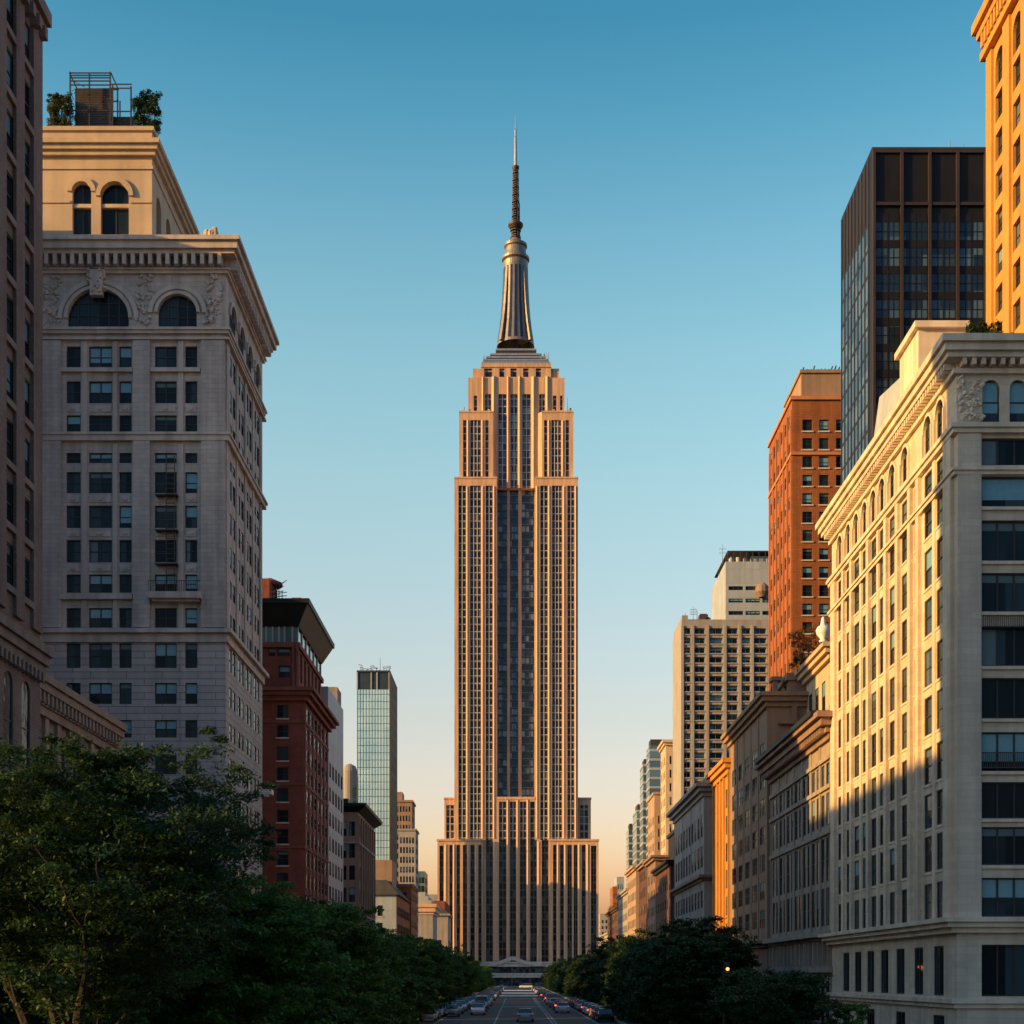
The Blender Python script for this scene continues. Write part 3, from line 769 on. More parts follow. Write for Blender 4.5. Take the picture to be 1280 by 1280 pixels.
# street entrance
q = MB(); q.box(tx(600), tx(708), -6.0, -1.0, tz(1208.5), tz(1204)); q.box(tx(603), tx(708), -6.5, -1.0, tz(1204), tz(1202.3))
q.box(tx(612), tx(703), -6.0, -1.0, tz(1222), tz(1218.5)); q.box(tx(614), tx(702), -6.4, -1.0, tz(1218.5), tz(1216.4))
ent = q.build('entrance_portico', 'portico_stone', tower)
for x in (614, 640, 662, 686, 702):
    q = MB(); q.box(tx(x) - 0.35, tx(x) + 0.35, -5.6, -4.9, 0, tz(1208)); q.build('column', 'spandrel_metal', ent)
q = MB()                                              # arched pediment over the middle
n = 24
for i in range(n):
    xa, xb = 612 + 66 * i / n, 612 + 66 * (i + 1) / n
    h = lambda x: 7.0 * math.exp(-((x - 645 + 4) / 13.0) ** 2)
    za, zb = tz(1204.5 - h(xa)), tz(1204.5 - h(xb))
    q.hexa([(tx(xa), -6.9, za - 1.2), (tx(xb), -6.9, zb - 1.2), (tx(xb), -5, zb - 1.2), (tx(xa), -5, za - 1.2), (tx(xa), -6.9, za + 0.7), (tx(xb), -6.9, zb + 0.7), (tx(xb), -5, zb + 0.7), (tx(xa), -5, za + 0.7)])
q.build('pediment', 'portico_stone', ent)
q = MB(); q.box(tx(604), tx(706), -4.3, -4.1, 0, tz(1203)); q.build('entrance_glazing', 'dark_curtain_wall', ent)

# ================================================================== LEFT SIDE OF THE STREET
# ---- brown brick tower, nearest
b = Building('brick_tower', 'dark brown brick tower cut off by the left edge, nearest on the left', -32, -22.6, 48, 68.4, wz(14, 68.4), 'L', 'tower')
cols = [(b.sa(Y) - 0.48, b.sa(Y) + 0.48) for Y in (51.4, 54.0, 56.6, 59.2, 61.7, 64.1, 66.4)]
rows = [(22.4 + 2.75 * i, 24.3 + 2.75 * i) for i in range(10)]
b.ops('s', [(c0 - 0.12, c1 + 0.12) for c0, c1 in cols], rows, 'sash', rec=0.12)
b.ops('s', [(c0 - 0.1, c1 + 0.1) for c0, c1 in cols], [(14.2, 18.6)], 'sash', arch=True, rec=0.12)
b.ops('s', cols, [(9.6, 11.6), (5.4, 7.6)], 'sash', rec=0.12)
b.skin(0, rec=0.12); b.close(['brown_brick'])
for i, Y in enumerate((50.0, 52.7, 55.3, 57.9, 60.45, 62.9, 65.25, 67.65)):
    w = 0.55 if i < 7 else 0.62
    b.pier('s', b.sa(Y) - w, b.sa(Y) + w, 21.2, b.H - 1.2, 0.16, 'brown_brick')
for (c0, c1) in cols[3:]:
    for (r0, r1) in rows:
        mb = MB(); mb.fbox(b.side, c0 - 0.15, c1 + 0.15, r0 - 0.32, r0 - 0.02, -0.1, 0.16); mb.build('sill', 'brown_stone', b.root)
b.cornice([(b.H - 1.1, b.H - 0.5, 0.2), (b.H - 0.52, b.H + 0.1, 0.42)], 'brown_stone', dent=(b.H - 1.6, b.H - 1.05, 0.45, 0.35, 0.5))
q = MB(); q.box(0.4, b.W - 0.7, 1, b.D - 1.2, b.H - 0.1, b.H + 5.5); q.box(0.3, b.W - 0.6, 0.9, b.D - 1.1, b.H + 5.4, b.H + 5.9); q.build('penthouse', 'brown_brick', b.root)  # unseen roof box added to shade the front of the white building
b.cornice([(19.3, 19.75, 0.2), (19.73, 20.2, 0.35), (20.18, 20.6, 0.5)], 'brown_stone', 'base_cornice', dent=(18.9, 19.35, 0.28, 0.25, 0.3))
b.finish()
# ---- low pink stone building behind it
b = Building('corner_building', 'low pinkish stone corner building with a sloping-looking cornice, above the big tree', -45, -26, 74.5, 92.6, 21.3, 'L')
cols = even(b.D, 8, 0.5, 0.5, 0.5)
b.ops('s', cols, [(15.4, 18.6), (11.4, 14.0), (7.2, 9.8)], 'sash', rec=0.12)
b.ops('s', even(b.D, 5, 0.7, 0.5, 0.5), [(1.0, 4.8)], 'wide', rec=0.12)
b.skin(0, rec=0.12); b.close(['pink_stone'])
for c in range(9): 
    a = 0.5 + (b.D - 1.0) * c / 8; b.pier('s', max(0.01, a - 0.32), min(b.D - 0.01, a + 0.32), 6.0, 19.2, 0.2, 'pink_stone')
b.cornice([(19.2, 19.7, 0.3), (19.68, 20.4, 0.4), (20.38, 20.85, 0.65), (20.83, 21.25, 0.8)], 'pink_stone', dent=(19.75, 20.36, 0.6, 0.28, 0.4))
b.cornice([(5.2, 5.7, 0.45)], 'pink_stone', 'string_course')
b.finish()
# ---- tall cream-grey tower
X1, Y0, Y1 = -26.0, 129.0, 147.6
H = wz(318, 129)
b = Building('stone_tower', 'tall pale grey stone office tower with arched top floor and heavy cornice, at left', -44.5, X1, Y0, Y1, H, 'L', 'tower')
fc = [(b.fa(83), b.fa(100.7)), (b.fa(111), b.fa(140)), (b.fa(149), b.fa(164.5)), (b.fa(193.5), b.fa(220.8)), (b.fa(231.4), b.fa(246.6))]
kinds = ['sash', 'double', 'sash', 'double', 'sash']
ry = [(459, 433), (504, 476.5), (540, 519), (579, 566), (616.5, 590), (660, 632), (703, 675), (741, 718), (784.7, 760), (835, 804), (880, 853.6), (922, 900), (968, 944), (1014, 990), (1060, 1036), (1106, 1082), (1150, 1128), (1196, 1172)]
rows = [(b.fz(a), b.fz(c)) for a, c in ry]
for (c, k) in zip(fc, kinds):
    b.ops('f', [c], rows, k, rec=0.25, weights=(4, 3, 2, 1, 2))
b.ops('f', [(b.fa(85), b.fa(161))], [(b.fz(410), b.fz(362))], 'grid5', arch=2.6, rec=0.25, weights=(1, 0, 0, 0, 0))
b.ops('f', [(b.fa(198), b.fa(246))], [(b.fz(410), b.fz(369))], 'grid', arch=1.6, rec=0.25, weights=(1, 0, 0, 0, 0))
sc = []
for i in range(4):
    a = 1.5 + i * 4.1; sc += [(a, a + 1.2), (a + 1.65, a + 2.85)]
b.ops('s', sc, rows, 'sash', rec=0.08, weights=(8, 1, 1, 1, 1))
for i in range(4):
    a = 1.5 + i * 4.1; b.ops('s', [(a + 0.1, a + 2.75)], [(b.fz(410), b.fz(366))], 'grid', arch=True, rec=0.08, weights=(1, 0, 0, 0, 0))
zr = b.fz(795)
b.skin(0, 0, zr, rec=0.25, m=1, srec=0.08); b.skin(0, zr, H, rec=0.25, m=0, srec=0.08)
b.close(['grey_stone', 'grey_stone_rusticated'])
# giant piers and mullion piers
for (xa, xb) in ((50, 77), (167, 188), (252, 281.8)):
    b.pier('f', max(0.01, b.fa(xa)), min(b.W - 0.01, b.fa(xb)), b.fz(785), b.fz(427), 0.3, 'grey_stone')
for (xa, xb) in ((102.5, 109.2), (142, 147.2), (223, 229.5)):
    b.pier('f', b.fa(xa), b.fa(xb), b.fz(785), b.fz(556), 0.14, 'grey_stone_trim', 'mullion_pier')
    b.pier('f', b.fa(xa), b.fa(xb), b.fz(541), b.fz(427), 0.14, 'grey_stone_trim', 'mullion_pier')
for i in range(5):
    a = 0.02 if i == 0 else 1.5 + i * 4.1 - 1.05
    b.pier('s', a, min(b.D - 0.02, a + (1.3 if i == 0 else 0.85)), b.fz(785), b.fz(427), 0.12, 'grey_stone')
# carved spandrel panels between the windows
for k in (1, 4, 5, 6):
    zb, zt = rows[k + 1][1] + 0.3, rows[k][0] - 0.25
    for (c0, c1) in fc:
        q = MB(); q.fbox(b.front, c0 + 0.1, c1 - 0.1, zb, zt, -0.05, 0.07); q.fbox(b.front, (c0 + c1) / 2 - 0.2, (c0 + c1) / 2 + 0.2, zb + 0.15, zt - 0.15, 0.05, 0.16)
        q.build('spandrel_panel', 'grey_stone_trim', b.root)
# carved relief round the arches
def arch_ring(fa, a0, a1, zc, rise, w, d, m=0, n=20):
    hw = (a1 - a0) / 2; ca = (a0 + a1) / 2; q = MB()
    for i in range(n):
        t0, t1 = math.pi * i / n, math.pi * (i + 1) / n
        pts = []
        for t, e in ((t0, 0), (t1, 0), (t1, w), (t0, w)):
            pts.append((ca - (hw + e) * math.cos(t), zc + (rise + e) * math.sin(t)))
        q.hexa([fa.P(*pts[0], d), fa.P(*pts[1], d), fa.P(*pts[1], -0.03), fa.P(*pts[0], -0.03), fa.P(*pts[3], d), fa.P(*pts[2], d), fa.P(*pts[2], -0.03), fa.P(*pts[3], -0.03)])
    return q
rr = random.Random(5)
for (xa, xb, yt, rise) in ((85, 161, 362, 2.6), (198, 246, 369, 1.6)):
    zc = b.fz(yt) - rise
    arch_ring(b.front, b.fa(xa) - 0.02, b.fa(xb) + 0.02, zc, rise + 0.02, 0.28, 0.28).build('arch_moulding', 'grey_stone_trim', b.root)
    arch_ring(b.front, b.fa(xa) - 0.5, b.fa(xb) + 0.5, zc, rise + 0.5, 0.4, 0.16).build('arch_moulding', 'grey_stone_trim', b.root)
for i in range(4):
    a = 1.6 + i * 4.1; arch_ring(b.side, a - 0.02, a + 2.69, b.fz(366) - 1.325, 1.345, 0.3, 0.22).build('arch_moulding', 'grey_stone_trim', b.root)
for (x0, x1) in ((52, 74), (170, 190), (256, 278)):
    q = MB()
    for k in range(44):
        a = rr.uniform(b.fa(x0), b.fa(x1)); z = rr.uniform(b.fz(404), b.fz(345)); s_ = rr.uniform(0.08, 0.24)
        q.tube(b.front.P(a, z, 0.0), b.front.P(a + rr.uniform(-.35, .35), z + rr.uniform(-.4, .4), 0.12), s_, s_ * 0.6, 6)
    q.build('carved_relief', 'grey_stone_trim', b.root)
q = MB()                                              # keystone head over the wide arch
ax = b.fa(122)
q.fbox(b.front, ax - 0.55, ax + 0.55, b.fz(372), b.fz(340), -0.05, 0.55); q.fbox(b.front, ax - 0.8, ax + 0.8, b.fz(350), b.fz(338), -0.05, 0.4)
for k in range(14): 
    a = ax + rr.uniform(-.7, .7); z = b.fz(rr.uniform(340, 370)); q.tube(b.front.P(a, z, 0.3), b.front.P(a + rr.uniform(-.15, .15), z + .1, 0.7), 0.2, 0.1, 6)
q.build('keystone', 'grey_stone_trim', b.root)
def zf(y): return b.fz(y)
b.cornice([(zf(343), zf(339), 0.25), (zf(339.2), zf(337), 0.4)], 'grey_stone_trim', 'frieze_moulding')
b.cornice([(zf(323), zf(318), 0.95), (zf(318.2), zf(309), 1.25), (zf(309.2), zf(304), 1.5)], 'grey_stone_trim', dent=(zf(336), zf(322.8), 0.95, 0.34, 0.42))
b.cornice([(zf(418), zf(414), 0.3), (zf(414.2), zf(411), 0.45)], 'grey_stone_trim', 'string_course')
b.cornice([(zf(426), zf(423), 0.36)], 'grey_stone_trim', 'string_course')
b.cornice([(zf(552), zf(545), 0.36), (zf(545.2), zf(542), 0.5)], 'grey_stone_trim', 'string_course')
b.cornice([(zf(803), zf(792), 0.22), (zf(792.2), zf(787), 0.6)], 'grey_stone_trim', 'string_course')
for (xa, xb) in ((77, 166), ):
    q = MB(); q.fbox(b.front, b.fa(xa), b.fa(xb), zf(750), zf(743), -0.05, 0.4); q.build('sill_course', 'grey_stone_trim', b.root)
q = MB(); q.fbox(b.front, b.fa(77), b.fa(166), zf(466), zf(461), -0.05, 0.32); q.fbox(b.front, b.fa(189), b.fa(251), zf(466), zf(461), -0.05, 0.32); q.build('sill_course', 'grey_stone_trim', b.root)
# small balcony and fire escape on the right-hand bay
q = MB(); q.fbox(b.front, b.fa(188), b.fa(254), zf(751), zf(743), -0.05, 1.1); q.fbox(b.front, b.fa(192), b.fa(250), zf(754), zf(751), -0.05, 0.7)
bal = q.build('balcony', 'grey_stone_trim', b.root)
q = MB()
for i in range(22): q.tube(b.front.P(b.fa(189) + i * 0.21, zf(743), 1.0), b.front.P(b.fa(189) + i * 0.21, zf(743) + 0.95, 1.0), 0.022, 0.022, 4)
q.fbox(b.front, b.fa(189), b.fa(253), zf(743) + 0.93, zf(743) + 0.99, 0.97, 1.03); q.build('railing', 'steel_dark', bal)
q = MB(); fa_ = b.fa(209)
for s_ in (0, 0.75): q.fbox(b.front, fa_ + s_, fa_ + s_ + 0.07, zf(745), zf(572), 0.5, 0.57)
z = zf(745)
while z < zf(575): q.fbox(b.front, fa_, fa_ + 0.8, z, z + 0.05, 0.5, 0.55); z += 0.45
for y in (622, 666, 708): q.fbox(b.front, b.fa(196), b.fa(224), zf(y), zf(y) + 0.08, 0.0, 0.8); q.fbox(b.front, b.fa(196), b.fa(224), zf(y) + 0.9, zf(y) + 0.95, 0.74, 0.8)
q.build('fire_escape', 'steel_dark', b.root)
# roof pavilion
PX1, PY0, PY1 = wx(190, 131) - b.X0, 2.0, 17.0
pf = Fac(0.6, PY0, 0); ps = Fac(PX1, PY0, 90)
PW = PX1 - 0.6
def pa(x): return wx(x, 131) - b.X0 - 0.6
def pz(y): return wz(y, 131)
q = MB(); zt = pz(162)
fo = [(pa(90.5), pa(114), pz(293), pz(228), True), (pa(126), pa(161), pz(293), pz(228), True)]
wall(q, pf, 0, PW, H - 0.3, zt, fo, 0.5)
so = [(1.6 + 3.7 * i, 3.4 + 3.7 * i, pz(288), pz(230), True) for i in range(4)]
wall(q, ps, 0, PY1 - PY0, H - 0.3, zt, so, 0.5)
q.poly([(0.6, PY0, zt), (PX1, PY0, zt), (PX1, PY1, zt), (0.6, PY1, zt)]); q.poly([(0.6, PY1, H), (PX1, PY1, H), (PX1, PY1, zt), (0.6, PY1, zt)]); q.poly([(0.6, PY0, H), (0.6, PY1, H), (0.6, PY1, zt), (0.6, PY0, zt)])
pav = q.build('pavilion', 'tan_stone', b.root)
for (o, fac_, k) in [(o, pf, 'double') for o in fo] + [(o, ps, 'sash') for o in so]:
    gq = winparts(o[1] - o[0], o[3] - o[2], k, 0, 'window_frame', False, 0.5)
    w_ = link('window', gq['frm'], pav, fac_.P((o[0] + o[1]) / 2, o[2], -0.48), (0, 0, fac_.rot)); 
    me = gq['pam']; pob = link('pane', me, pav, fac_.P((o[0] + o[1]) / 2, o[2], -0.48), (0.01, 0, fac_.rot + 0.006))
q = MB()
for (o, fac_) in [(o, pf) for o in fo]:
    q.fbox(fac_, o[0], o[1], pz(258.5), pz(254), -0.46, -0.12)
q.build('transom', 'tan_stone', pav)
for o in fo: arch_ring(pf, o[0] - 0.02, o[1] + 0.02, o[3] - (o[1] - o[0]) / 2, (o[1] - o[0]) / 2 + 0.02, 0.42, 0.2).build('arch_moulding', 'tan_stone', pav)
q = MB()
for (z0, z1, p) in ((pz(254), pz(250), 0.1), (pz(212), pz(208), 0.12), (pz(196), pz(190), 0.35), (pz(190.2), pz(184), 0.6), (pz(184.2), pz(178.5), 0.85), (pz(164), pz(159), 0.2)):
    q.box(0.6 - p, PX1 + p, PY0 - p, PY1 + p, z0, z1) if z0 > pz(252) else None
q.fbox(pf, 0, pa(88), pz(254), pz(251), -0.04, 0.1); q.fbox(pf, pa(163), PW, pz(254), pz(251), -0.04, 0.1)
q.box(0.9, PX1 - 0.35, PY0 + 0.3, PY1, pz(178.6), pz(163.9)); q.build('entablature', 'tan_stone', pav)
q = MB(); q.box(-0.4, b.W + 0.4, -0.3, b.D + 0.4, H - 0.4, wz(303, 129) + 0.55); q.build('parapet', 'tan_stone', b.root)
q = MB()
for k in range(10): 
    x = wx(rr.uniform(256, 270), 131) - b.X0; q.tube((x, 1.6, wz(300, 130)), (x + rr.uniform(-.3, .3), 1.6 + rr.uniform(-.2, .2), wz(rr.uniform(281, 290), 130)), 0.45, 0.25, 7)
q.build('carved_finial', 'tan_stone', b.root)
q = MB(); q.fbox(b.side, b.D - 0.3, b.D + 0.9, wz(992, 147), wz(986, 147), 0.05, 1.0); q.fbox(b.side, b.D - 0.2, b.D + 0.5, wz(994.5, 147), wz(992, 147), 0.05, 0.6); q.build('awning', 'white_paint', b.root)
b.finish()
CREAM = b

# ---- red brick block with dark cornice
b = Building('brick_block', 'dark red brick block with overhanging black cornice, beside the grey stone tower', -40, -26, 176.6, 199, wz(866, 176.6), 'L')
bf = [(881, 898), (906, 922), (933, 951), (959, 976), (985, 1002.5), (1012, 1028), (1036, 1055), (1064, 1082), (1091, 1109), (1118, 1135), (1145, 1162), (1172, 1190)]
rows = [(b.fz(y1), b.fz(y0)) for y0, y1 in bf]
b.ops('f', [(b.fa(346.2), b.fa(360.5)), (b.fa(312), b.fa(326)), (b.fa(280), b.fa(294))], rows, 'sash', rec=0.2, sill=True, weights=(7, 1, 1, 1, 1))
b.ops('s', even(b.D, 6, 0.62, 1.0, 0.6), rows, 'sash', rec=0.08, weights=(8, 1, 0, 1, 1))
b.skin(0, rec=0.2, srec=0.08); b.close(['red_brick'])
for i in range(7):
    a = 1.0 + (b.D - 1.6) * i / 6; b.pier('s', max(0.02, a - 0.5), min(b.D - 0.02, a + 0.5), 3, b.H - 1.2, 0.1, 'red_trim')
for k in range(0, 12, 3): b.cornice([(rows[k][0] - 0.55, rows[k][0] - 0.25, 0.14)], 'red_trim', 'string_course')
H1 = b.H
b.cornice([(H1 - 1.0, H1 - 0.4, 0.5), (H1 - 0.42, H1 + 0.1, 1.0), (H1 + 0.08, H1 + 0.5, 1.4)], 'red_trim', 'base_cornice')
# setback upper storeys
ux, uy = b.W - 0.9, 0.9
uf, us = Fac(-0.0, uy, 0), Fac(ux, uy, 90)
Zg0, Zg1, Zc = wz(805, 177.5), wz(783, 177.5), wz(752, 177.5)
q = MB()
fo = [(b.fa(347), b.fa(361), wz(847, 177.5), wz(832, 177.5), None), (b.fa(334), b.fa(342), wz(820, 177.5), wz(810, 177.5), None), (b.fa(345), b.fa(361), wz(820, 177.5), wz(810, 177.5), None)]
so = [(a0, a1, wz(853, 180), wz(818, 180), None) for a0, a1 in even(b.D - 0.9, 6, 0.5, 1.2, 0.5)]
wall(q, uf, 0, ux, H1 - 0.2, Zg0, fo, 0.35); wall(q, us, 0, b.D - 0.9, H1 - 0.2, Zg0, so, 0.35)
q.poly([(0, b.D, H1), (ux, b.D, H1), (ux, b.D, Zg0), (0, b.D, Zg0)]); q.poly([(0, uy, Zg0), (ux, uy, Zg0), (ux, b.D, Zg0), (0, b.D, Zg0)])
up = q.build('upper_storey', 'red_brick', b.root)
for (o, fac_) in [(o, uf) for o in fo] + [(o, us) for o in so]:
    gq = winparts(o[1] - o[0], o[3] - o[2], 'sash', rnd.choice((0, 0, 1)), 'window_frame', False, 0.35)
    w_ = link('window', gq['frm'], up, fac_.P((o[0] + o[1]) / 2, o[2], -0.33), (0, 0, fac_.rot)); link('pane', gq['pam'], up, fac_.P((o[0] + o[1]) / 2, o[2], -0.34), (0, 0, fac_.rot))
for xx in (366, 370.5):
    q = MB(); q.tube((b.fa(xx), uy - 0.3, H1), (b.fa(xx), uy - 0.3, Zg0), 0.22, 0.2, 8); q.build('column', 'red_trim', up)
q = MB(); q.box(-0.3, ux + 0.3, uy - 0.4, b.D + 0.3, Zg0 - 0.45, Zg0 + 0.15); q.build('string_course', 'red_trim', up)
q = MB(); q.box(0.1, ux - 0.1, uy + 0.1, b.D, Zg0 + 0.1, Zg1); q.build('glazed_storey', 'teal_glazing', up)
q = MB()
for i in range(7): q.fbox(us, 0.2 + (b.D - 1.5) * i / 6, 0.5 + (b.D - 1.5) * i / 6, Zg0 + 0.1, Zg1, -0.15, 0.02)
for x in (330, 338, 346, 353, 363): q.fbox(uf, b.fa(x), b.fa(x) + 0.22, Zg0 + 0.1, Zg1, -0.15, 0.02)
q.build('glazing_bar', 'pale_frame', up)
q = MB()
Z0 = Zg1
for (z0, z1, p0, p1) in ((Z0, Zc - 0.55, 0.1, 1.45), (Zc - 0.57, Zc, 1.6, 1.65)):
    q.hexa([(-p0, uy - p0, z0), (ux + p0, uy - p0, z0), (ux + p0, b.D + p0, z0), (-p0, b.D + p0, z0), (-p1, uy - p1, z1), (ux + p1, uy - p1, z1), (ux + p1, b.D + p1, z1), (-p1, b.D + p1, z1)])
q.build('roof_cornice', 'green_copper', b.root)
q = MB(); q.box(b.fa(300), b.fa(331.5), 3, 9, Zc - 0.2, wz(724, 180)); q.lathe(b.fa(327), 6, [(1.6, wz(724, 180) - 0.2), (1.6, wz(722, 180)), (0.3, wz(716, 180))], 12)
q.box(b.fa(360), b.fa(372), 3, 6, Zc - 0.2, wz(748, 180)); q.lathe(b.fa(356), 5, [(0.9, Zc - 0.1), (0.9, Zc + 0.9), (0.2, Zc + 1.4)], 10); q.build('bulkhead', 'red_brick', b.root)
q = MB(); z0 = Zc - 0.1
for x, h in ((334, 2.6), (338, 3.4), (342, 3.0), (346, 2.2)):
    q.tube((b.fa(x), 4, z0), (b.fa(x), 4, z0 + h), 0.07, 0.05, 5)
    for k in range(3): q.tube((b.fa(x) - 0.5, 4, z0 + h * (0.5 + .2 * k)), (b.fa(x) + 0.6, 4, z0 + h * (0.55 + .2 * k)), 0.05, 0.05, 4)
q.tube((b.fa(334), 4, z0 + 1.6), (b.fa(348), 4, z0 + 3.4), 0.05, 0.05, 4); q.tube((b.fa(344), 4, z0 + 3.0), (b.fa(352), 4, z0 + 3.6), 0.05, 0.05, 4)
q.build('antenna', 'steel_dark', b.root)
b.finish()

# ---- general builder for plainer street buildings
def block(name, label, X0, X1, Y0, Y1, H, side, wm, fcols, scols, rows, kind='sash', frac=0.5, cor=None, corm=None, dent=None, bands=(), bm=None, cat='building', group=None, rec=0.2,
          fm='window_frame', piers=None, pm=None, pd=0.2, weights=(6, 2, 1, 1, 1), fkind=None, fm0=0.6, srows=None, sill=False, limit=100):
    b = Building(name, label, X0, X1, Y0, Y1, H, side, cat, group)
    if isinstance(fcols, int): fcols = even(b.W, fcols, frac, fm0, fm0) if fcols else []
    if isinstance(scols, int): scols = even(b.D, scols, frac, fm0, fm0) if scols else []
    if fcols: b.ops('f', fcols, rows, fkind or kind, rec=rec, fm=fm, weights=weights, sill=sill)
    if scols: b.ops('s', scols, srows or rows, kind, rec=0.08, fm=fm, weights=weights, sill=sill)
    b.skin(0, rec=rec, srec=0.08); b.close([wm])
    if cor:
        prof = []
        n = len(cor); 
        for i, (h, p) in enumerate(cor):
            z0 = H - sum(c[0] for c in cor[i:]); prof.append((z0 - 0.02, z0 + h, p))
        b.cornice(prof, corm or wm, dent=dent)
    for z in bands: b.cornice([(z, z + 0.35, 0.22)], bm or wm, 'string_course')
    if piers and scols:
        edges = [0.02] + [(scols[i][1] + scols[i + 1][0]) / 2 for i in range(len(scols) - 1)] + [b.D - 0.02]
        for e in edges[::piers]:
            b.pier('s', max(0.015, e - 0.3), min(b.D - 0.015, e + 0.3), 4, H - 1.0, pd, pm or wm)
    b.finish(limit)
    return b

# ---- grey office behind the brick block
b = block('office_building', 'narrow grey office building with a blank metal top, just behind the red brick block', -42, -26.5, 203, 221, wz(858, 203), 'L', 'pale_panel', 2, 5, floors(8, 36, 8, 0.6), 'pair', 0.6, weights=(4, 2, 1, 1, 0))
q = MB(); q.box(b.W - 6, b.W - 0.3, 13, 17.8, b.H - 8, wz(862, 218)); q.lathe(b.W - 1.8, 16, [(1.7, b.H - 9), (1.7, wz(882, 218)), (1.2, wz(876, 218))], 14); q.build('lift_tower', 'warm_grey_stone', b.root)
# ---- brown building with flat overhanging roof
b = block('cornice_building', 'brown stone building with a wide flat black roof overhang, in front of the glass tower', -42, -26, 237, 264, wz(1012, 237), 'L', 'brownstone',
          [(11.3, 12.5), (12.9, 14.1), (14.5, 15.5)], 7, floors(2, 31, 8, 0.66), 'sash', 0.55, bands=(26.8, 15.0), bm='pale_grey_stone', pm='brownstone', piers=1, pd=0.25)
q = MB(); Hh = b.H; W, D = b.W, b.D
for (z0, z1, p0, p1) in ((Hh - 0.4, Hh + 0.5, 0.1, 1.3), (Hh + 0.48, Hh + 0.95, 1.4, 1.45)):
    q.hexa([(-p0, -p0, z0), (W + p0, -p0, z0), (W + p0, D + p0, z0), (-p0, D + p0, z0), (-p1, -p1, z1), (W + p1, -p1, z1), (W + p1, D + p1, z1), (-p1, D + p1, z1)])
q.box(2, W - 2, 3, D - 3, Hh + 1.1, Hh + 2.2); q.build('roof_overhang', 'green_copper', b.root)
# ---- slim rounded grey tower peeping out
t = thing('round_tower', 'slim grey tower with a rounded top, peeping out left of the glass tower', 'tower', (wx(437, 285), 285, 0))
q = MB(); zt = wz(958, 285)
q.lathe(0, 0, [(1.6, 20), (1.6, zt - 1), (1.2, zt), (0.3, zt + 0.5)], 20); q.box(-1.6, 1.3, 0.2, 4, 20, zt - 1.5); q.box(-2.4, 2.4, -1, 6, 0, 30); q.build('wall', 'pale_grey_stone', t, smooth=False)
q = MB()
for k in range(7): q.box(0.9, 1.5, -1.5, -1.32, 24 + k * 2.7, 26 + k * 2.7)
q.build('window', 'glass', t)
# ---- glass tower
Y0 = 345.0
b = Building('glass_tower', 'slender pale blue glass tower with a dark louvred crown, left of the skyscraper', wx(446.5, Y0), wx(487, Y0), Y0, sy(495, wx(487, Y0)), wz(862, Y0), 'L', 'tower')
zt = wz(838, Y0)
q = MB(); q.box(0, b.W, 0, b.D, 0, b.H); q.build('curtain_wall', 'curtain_wall', b.root)
q = MB()
for i in range(12): q.fbox(b.front, b.W * i / 11 - 0.035, b.W * i / 11 + 0.035, 20, b.H, -0.02, 0.05)
z = 20
while z < b.H: q.fbox(b.front, 0, b.W, z - 0.05, z + 0.05, -0.02, 0.04); z += 1.75
q.build('mullion', 'spandrel_blue', b.root)
q = MB()
for i in range(9): q.fbox(b.side, b.D * i / 8 - 0.5, b.D * i / 8 + 0.5, 20, zt - 0.3, -0.02, 0.3)
z = 20
while z < zt: q.fbox(b.side, 0, b.D, z - 0.5, z + 0.5, -0.02, 0.22); z += 3.1
q.build('side_fin', 'steel_dark', b.root)
q = MB(); q.box(0.15, b.W - 0.15, 0.15, b.D - 0.15, b.H - 0.05, zt - 0.4); q.box(-0.1, b.W + 0.1, -0.1, b.D + 0.1, zt - 0.45, zt); q.build('crown', 'spandrel_blue', b.root)
for x in (0, 17.5, 24.7, 40): 
    q = MB(); a = b.W * x / 40.5; q.fbox(b.front, a - 0.15, a + 0.15, b.H, zt - 0.4, -0.2, 0.05); q.build('crown_post', 'pale_frame', b.root)
q = MB(); rg = random.Random(11)
for k in range(26):
    a = rg.uniform(0.2, b.W - 0.2); h = rg.uniform(0.6, 2.0); y = rg.uniform(1, 8); q.tube((a, y, zt), (a + rg.uniform(-.4, .4), y, zt + h), 0.08, 0.05, 4); q.tube((a - 0.5, y, zt + h), (a + 0.5, y, zt + h + rg.uniform(-.3, .3)), 0.06, 0.06, 4)
q.tube((b.W * 0.65, 5, zt), (b.W * 0.65, 5, zt + 4.2), 0.08, 0.04, 4); q.build('aerial_cluster', 'steel_dark', b.root)
# ---- pale gabled house front with dark roof
b = block('white_building', 'pale painted building with a dark pitched roof and brick flank, below the glass tower', wx(430, 313), -26, 313, 350, wz(1118, 313), 'L', 'pale_panel', [(3.0, 4.2), (5.6, 6.8), (7.3, 8.4)], 0, floors(2, 21, 5, 0.62), 'sash', sill=True)
q = MB(); W, D, Hh = b.W, b.D, b.H
q.hexa([(-0.6, -0.6, Hh - 0.1), (W + 0.6, -0.6, Hh - 0.1), (W + 0.6, D, Hh - 0.1), (-0.6, D, Hh - 0.1), (0.5, 0.8, Hh + 3.2), (W - 2.2, 0.8, Hh + 3.2), (W - 2.2, D, Hh + 3.2), (0.5, D, Hh + 3.2)]); q.build('roof', 'roof_felt', b.root)
q = MB(); q.box(W - 9.5, W - 1.2, 3, 14, Hh + 2, wz(1075, 316)); q.build('penthouse', 'brownstone', b.root)
q = MB(); q.fbox(b.side, 0.3, D, 0, Hh - 0.2, 0.0, 0.12)
pn = q.build('brick_flank', 'orange_brick', b.root)
wr = floors(2, 21, 5, 0.55)
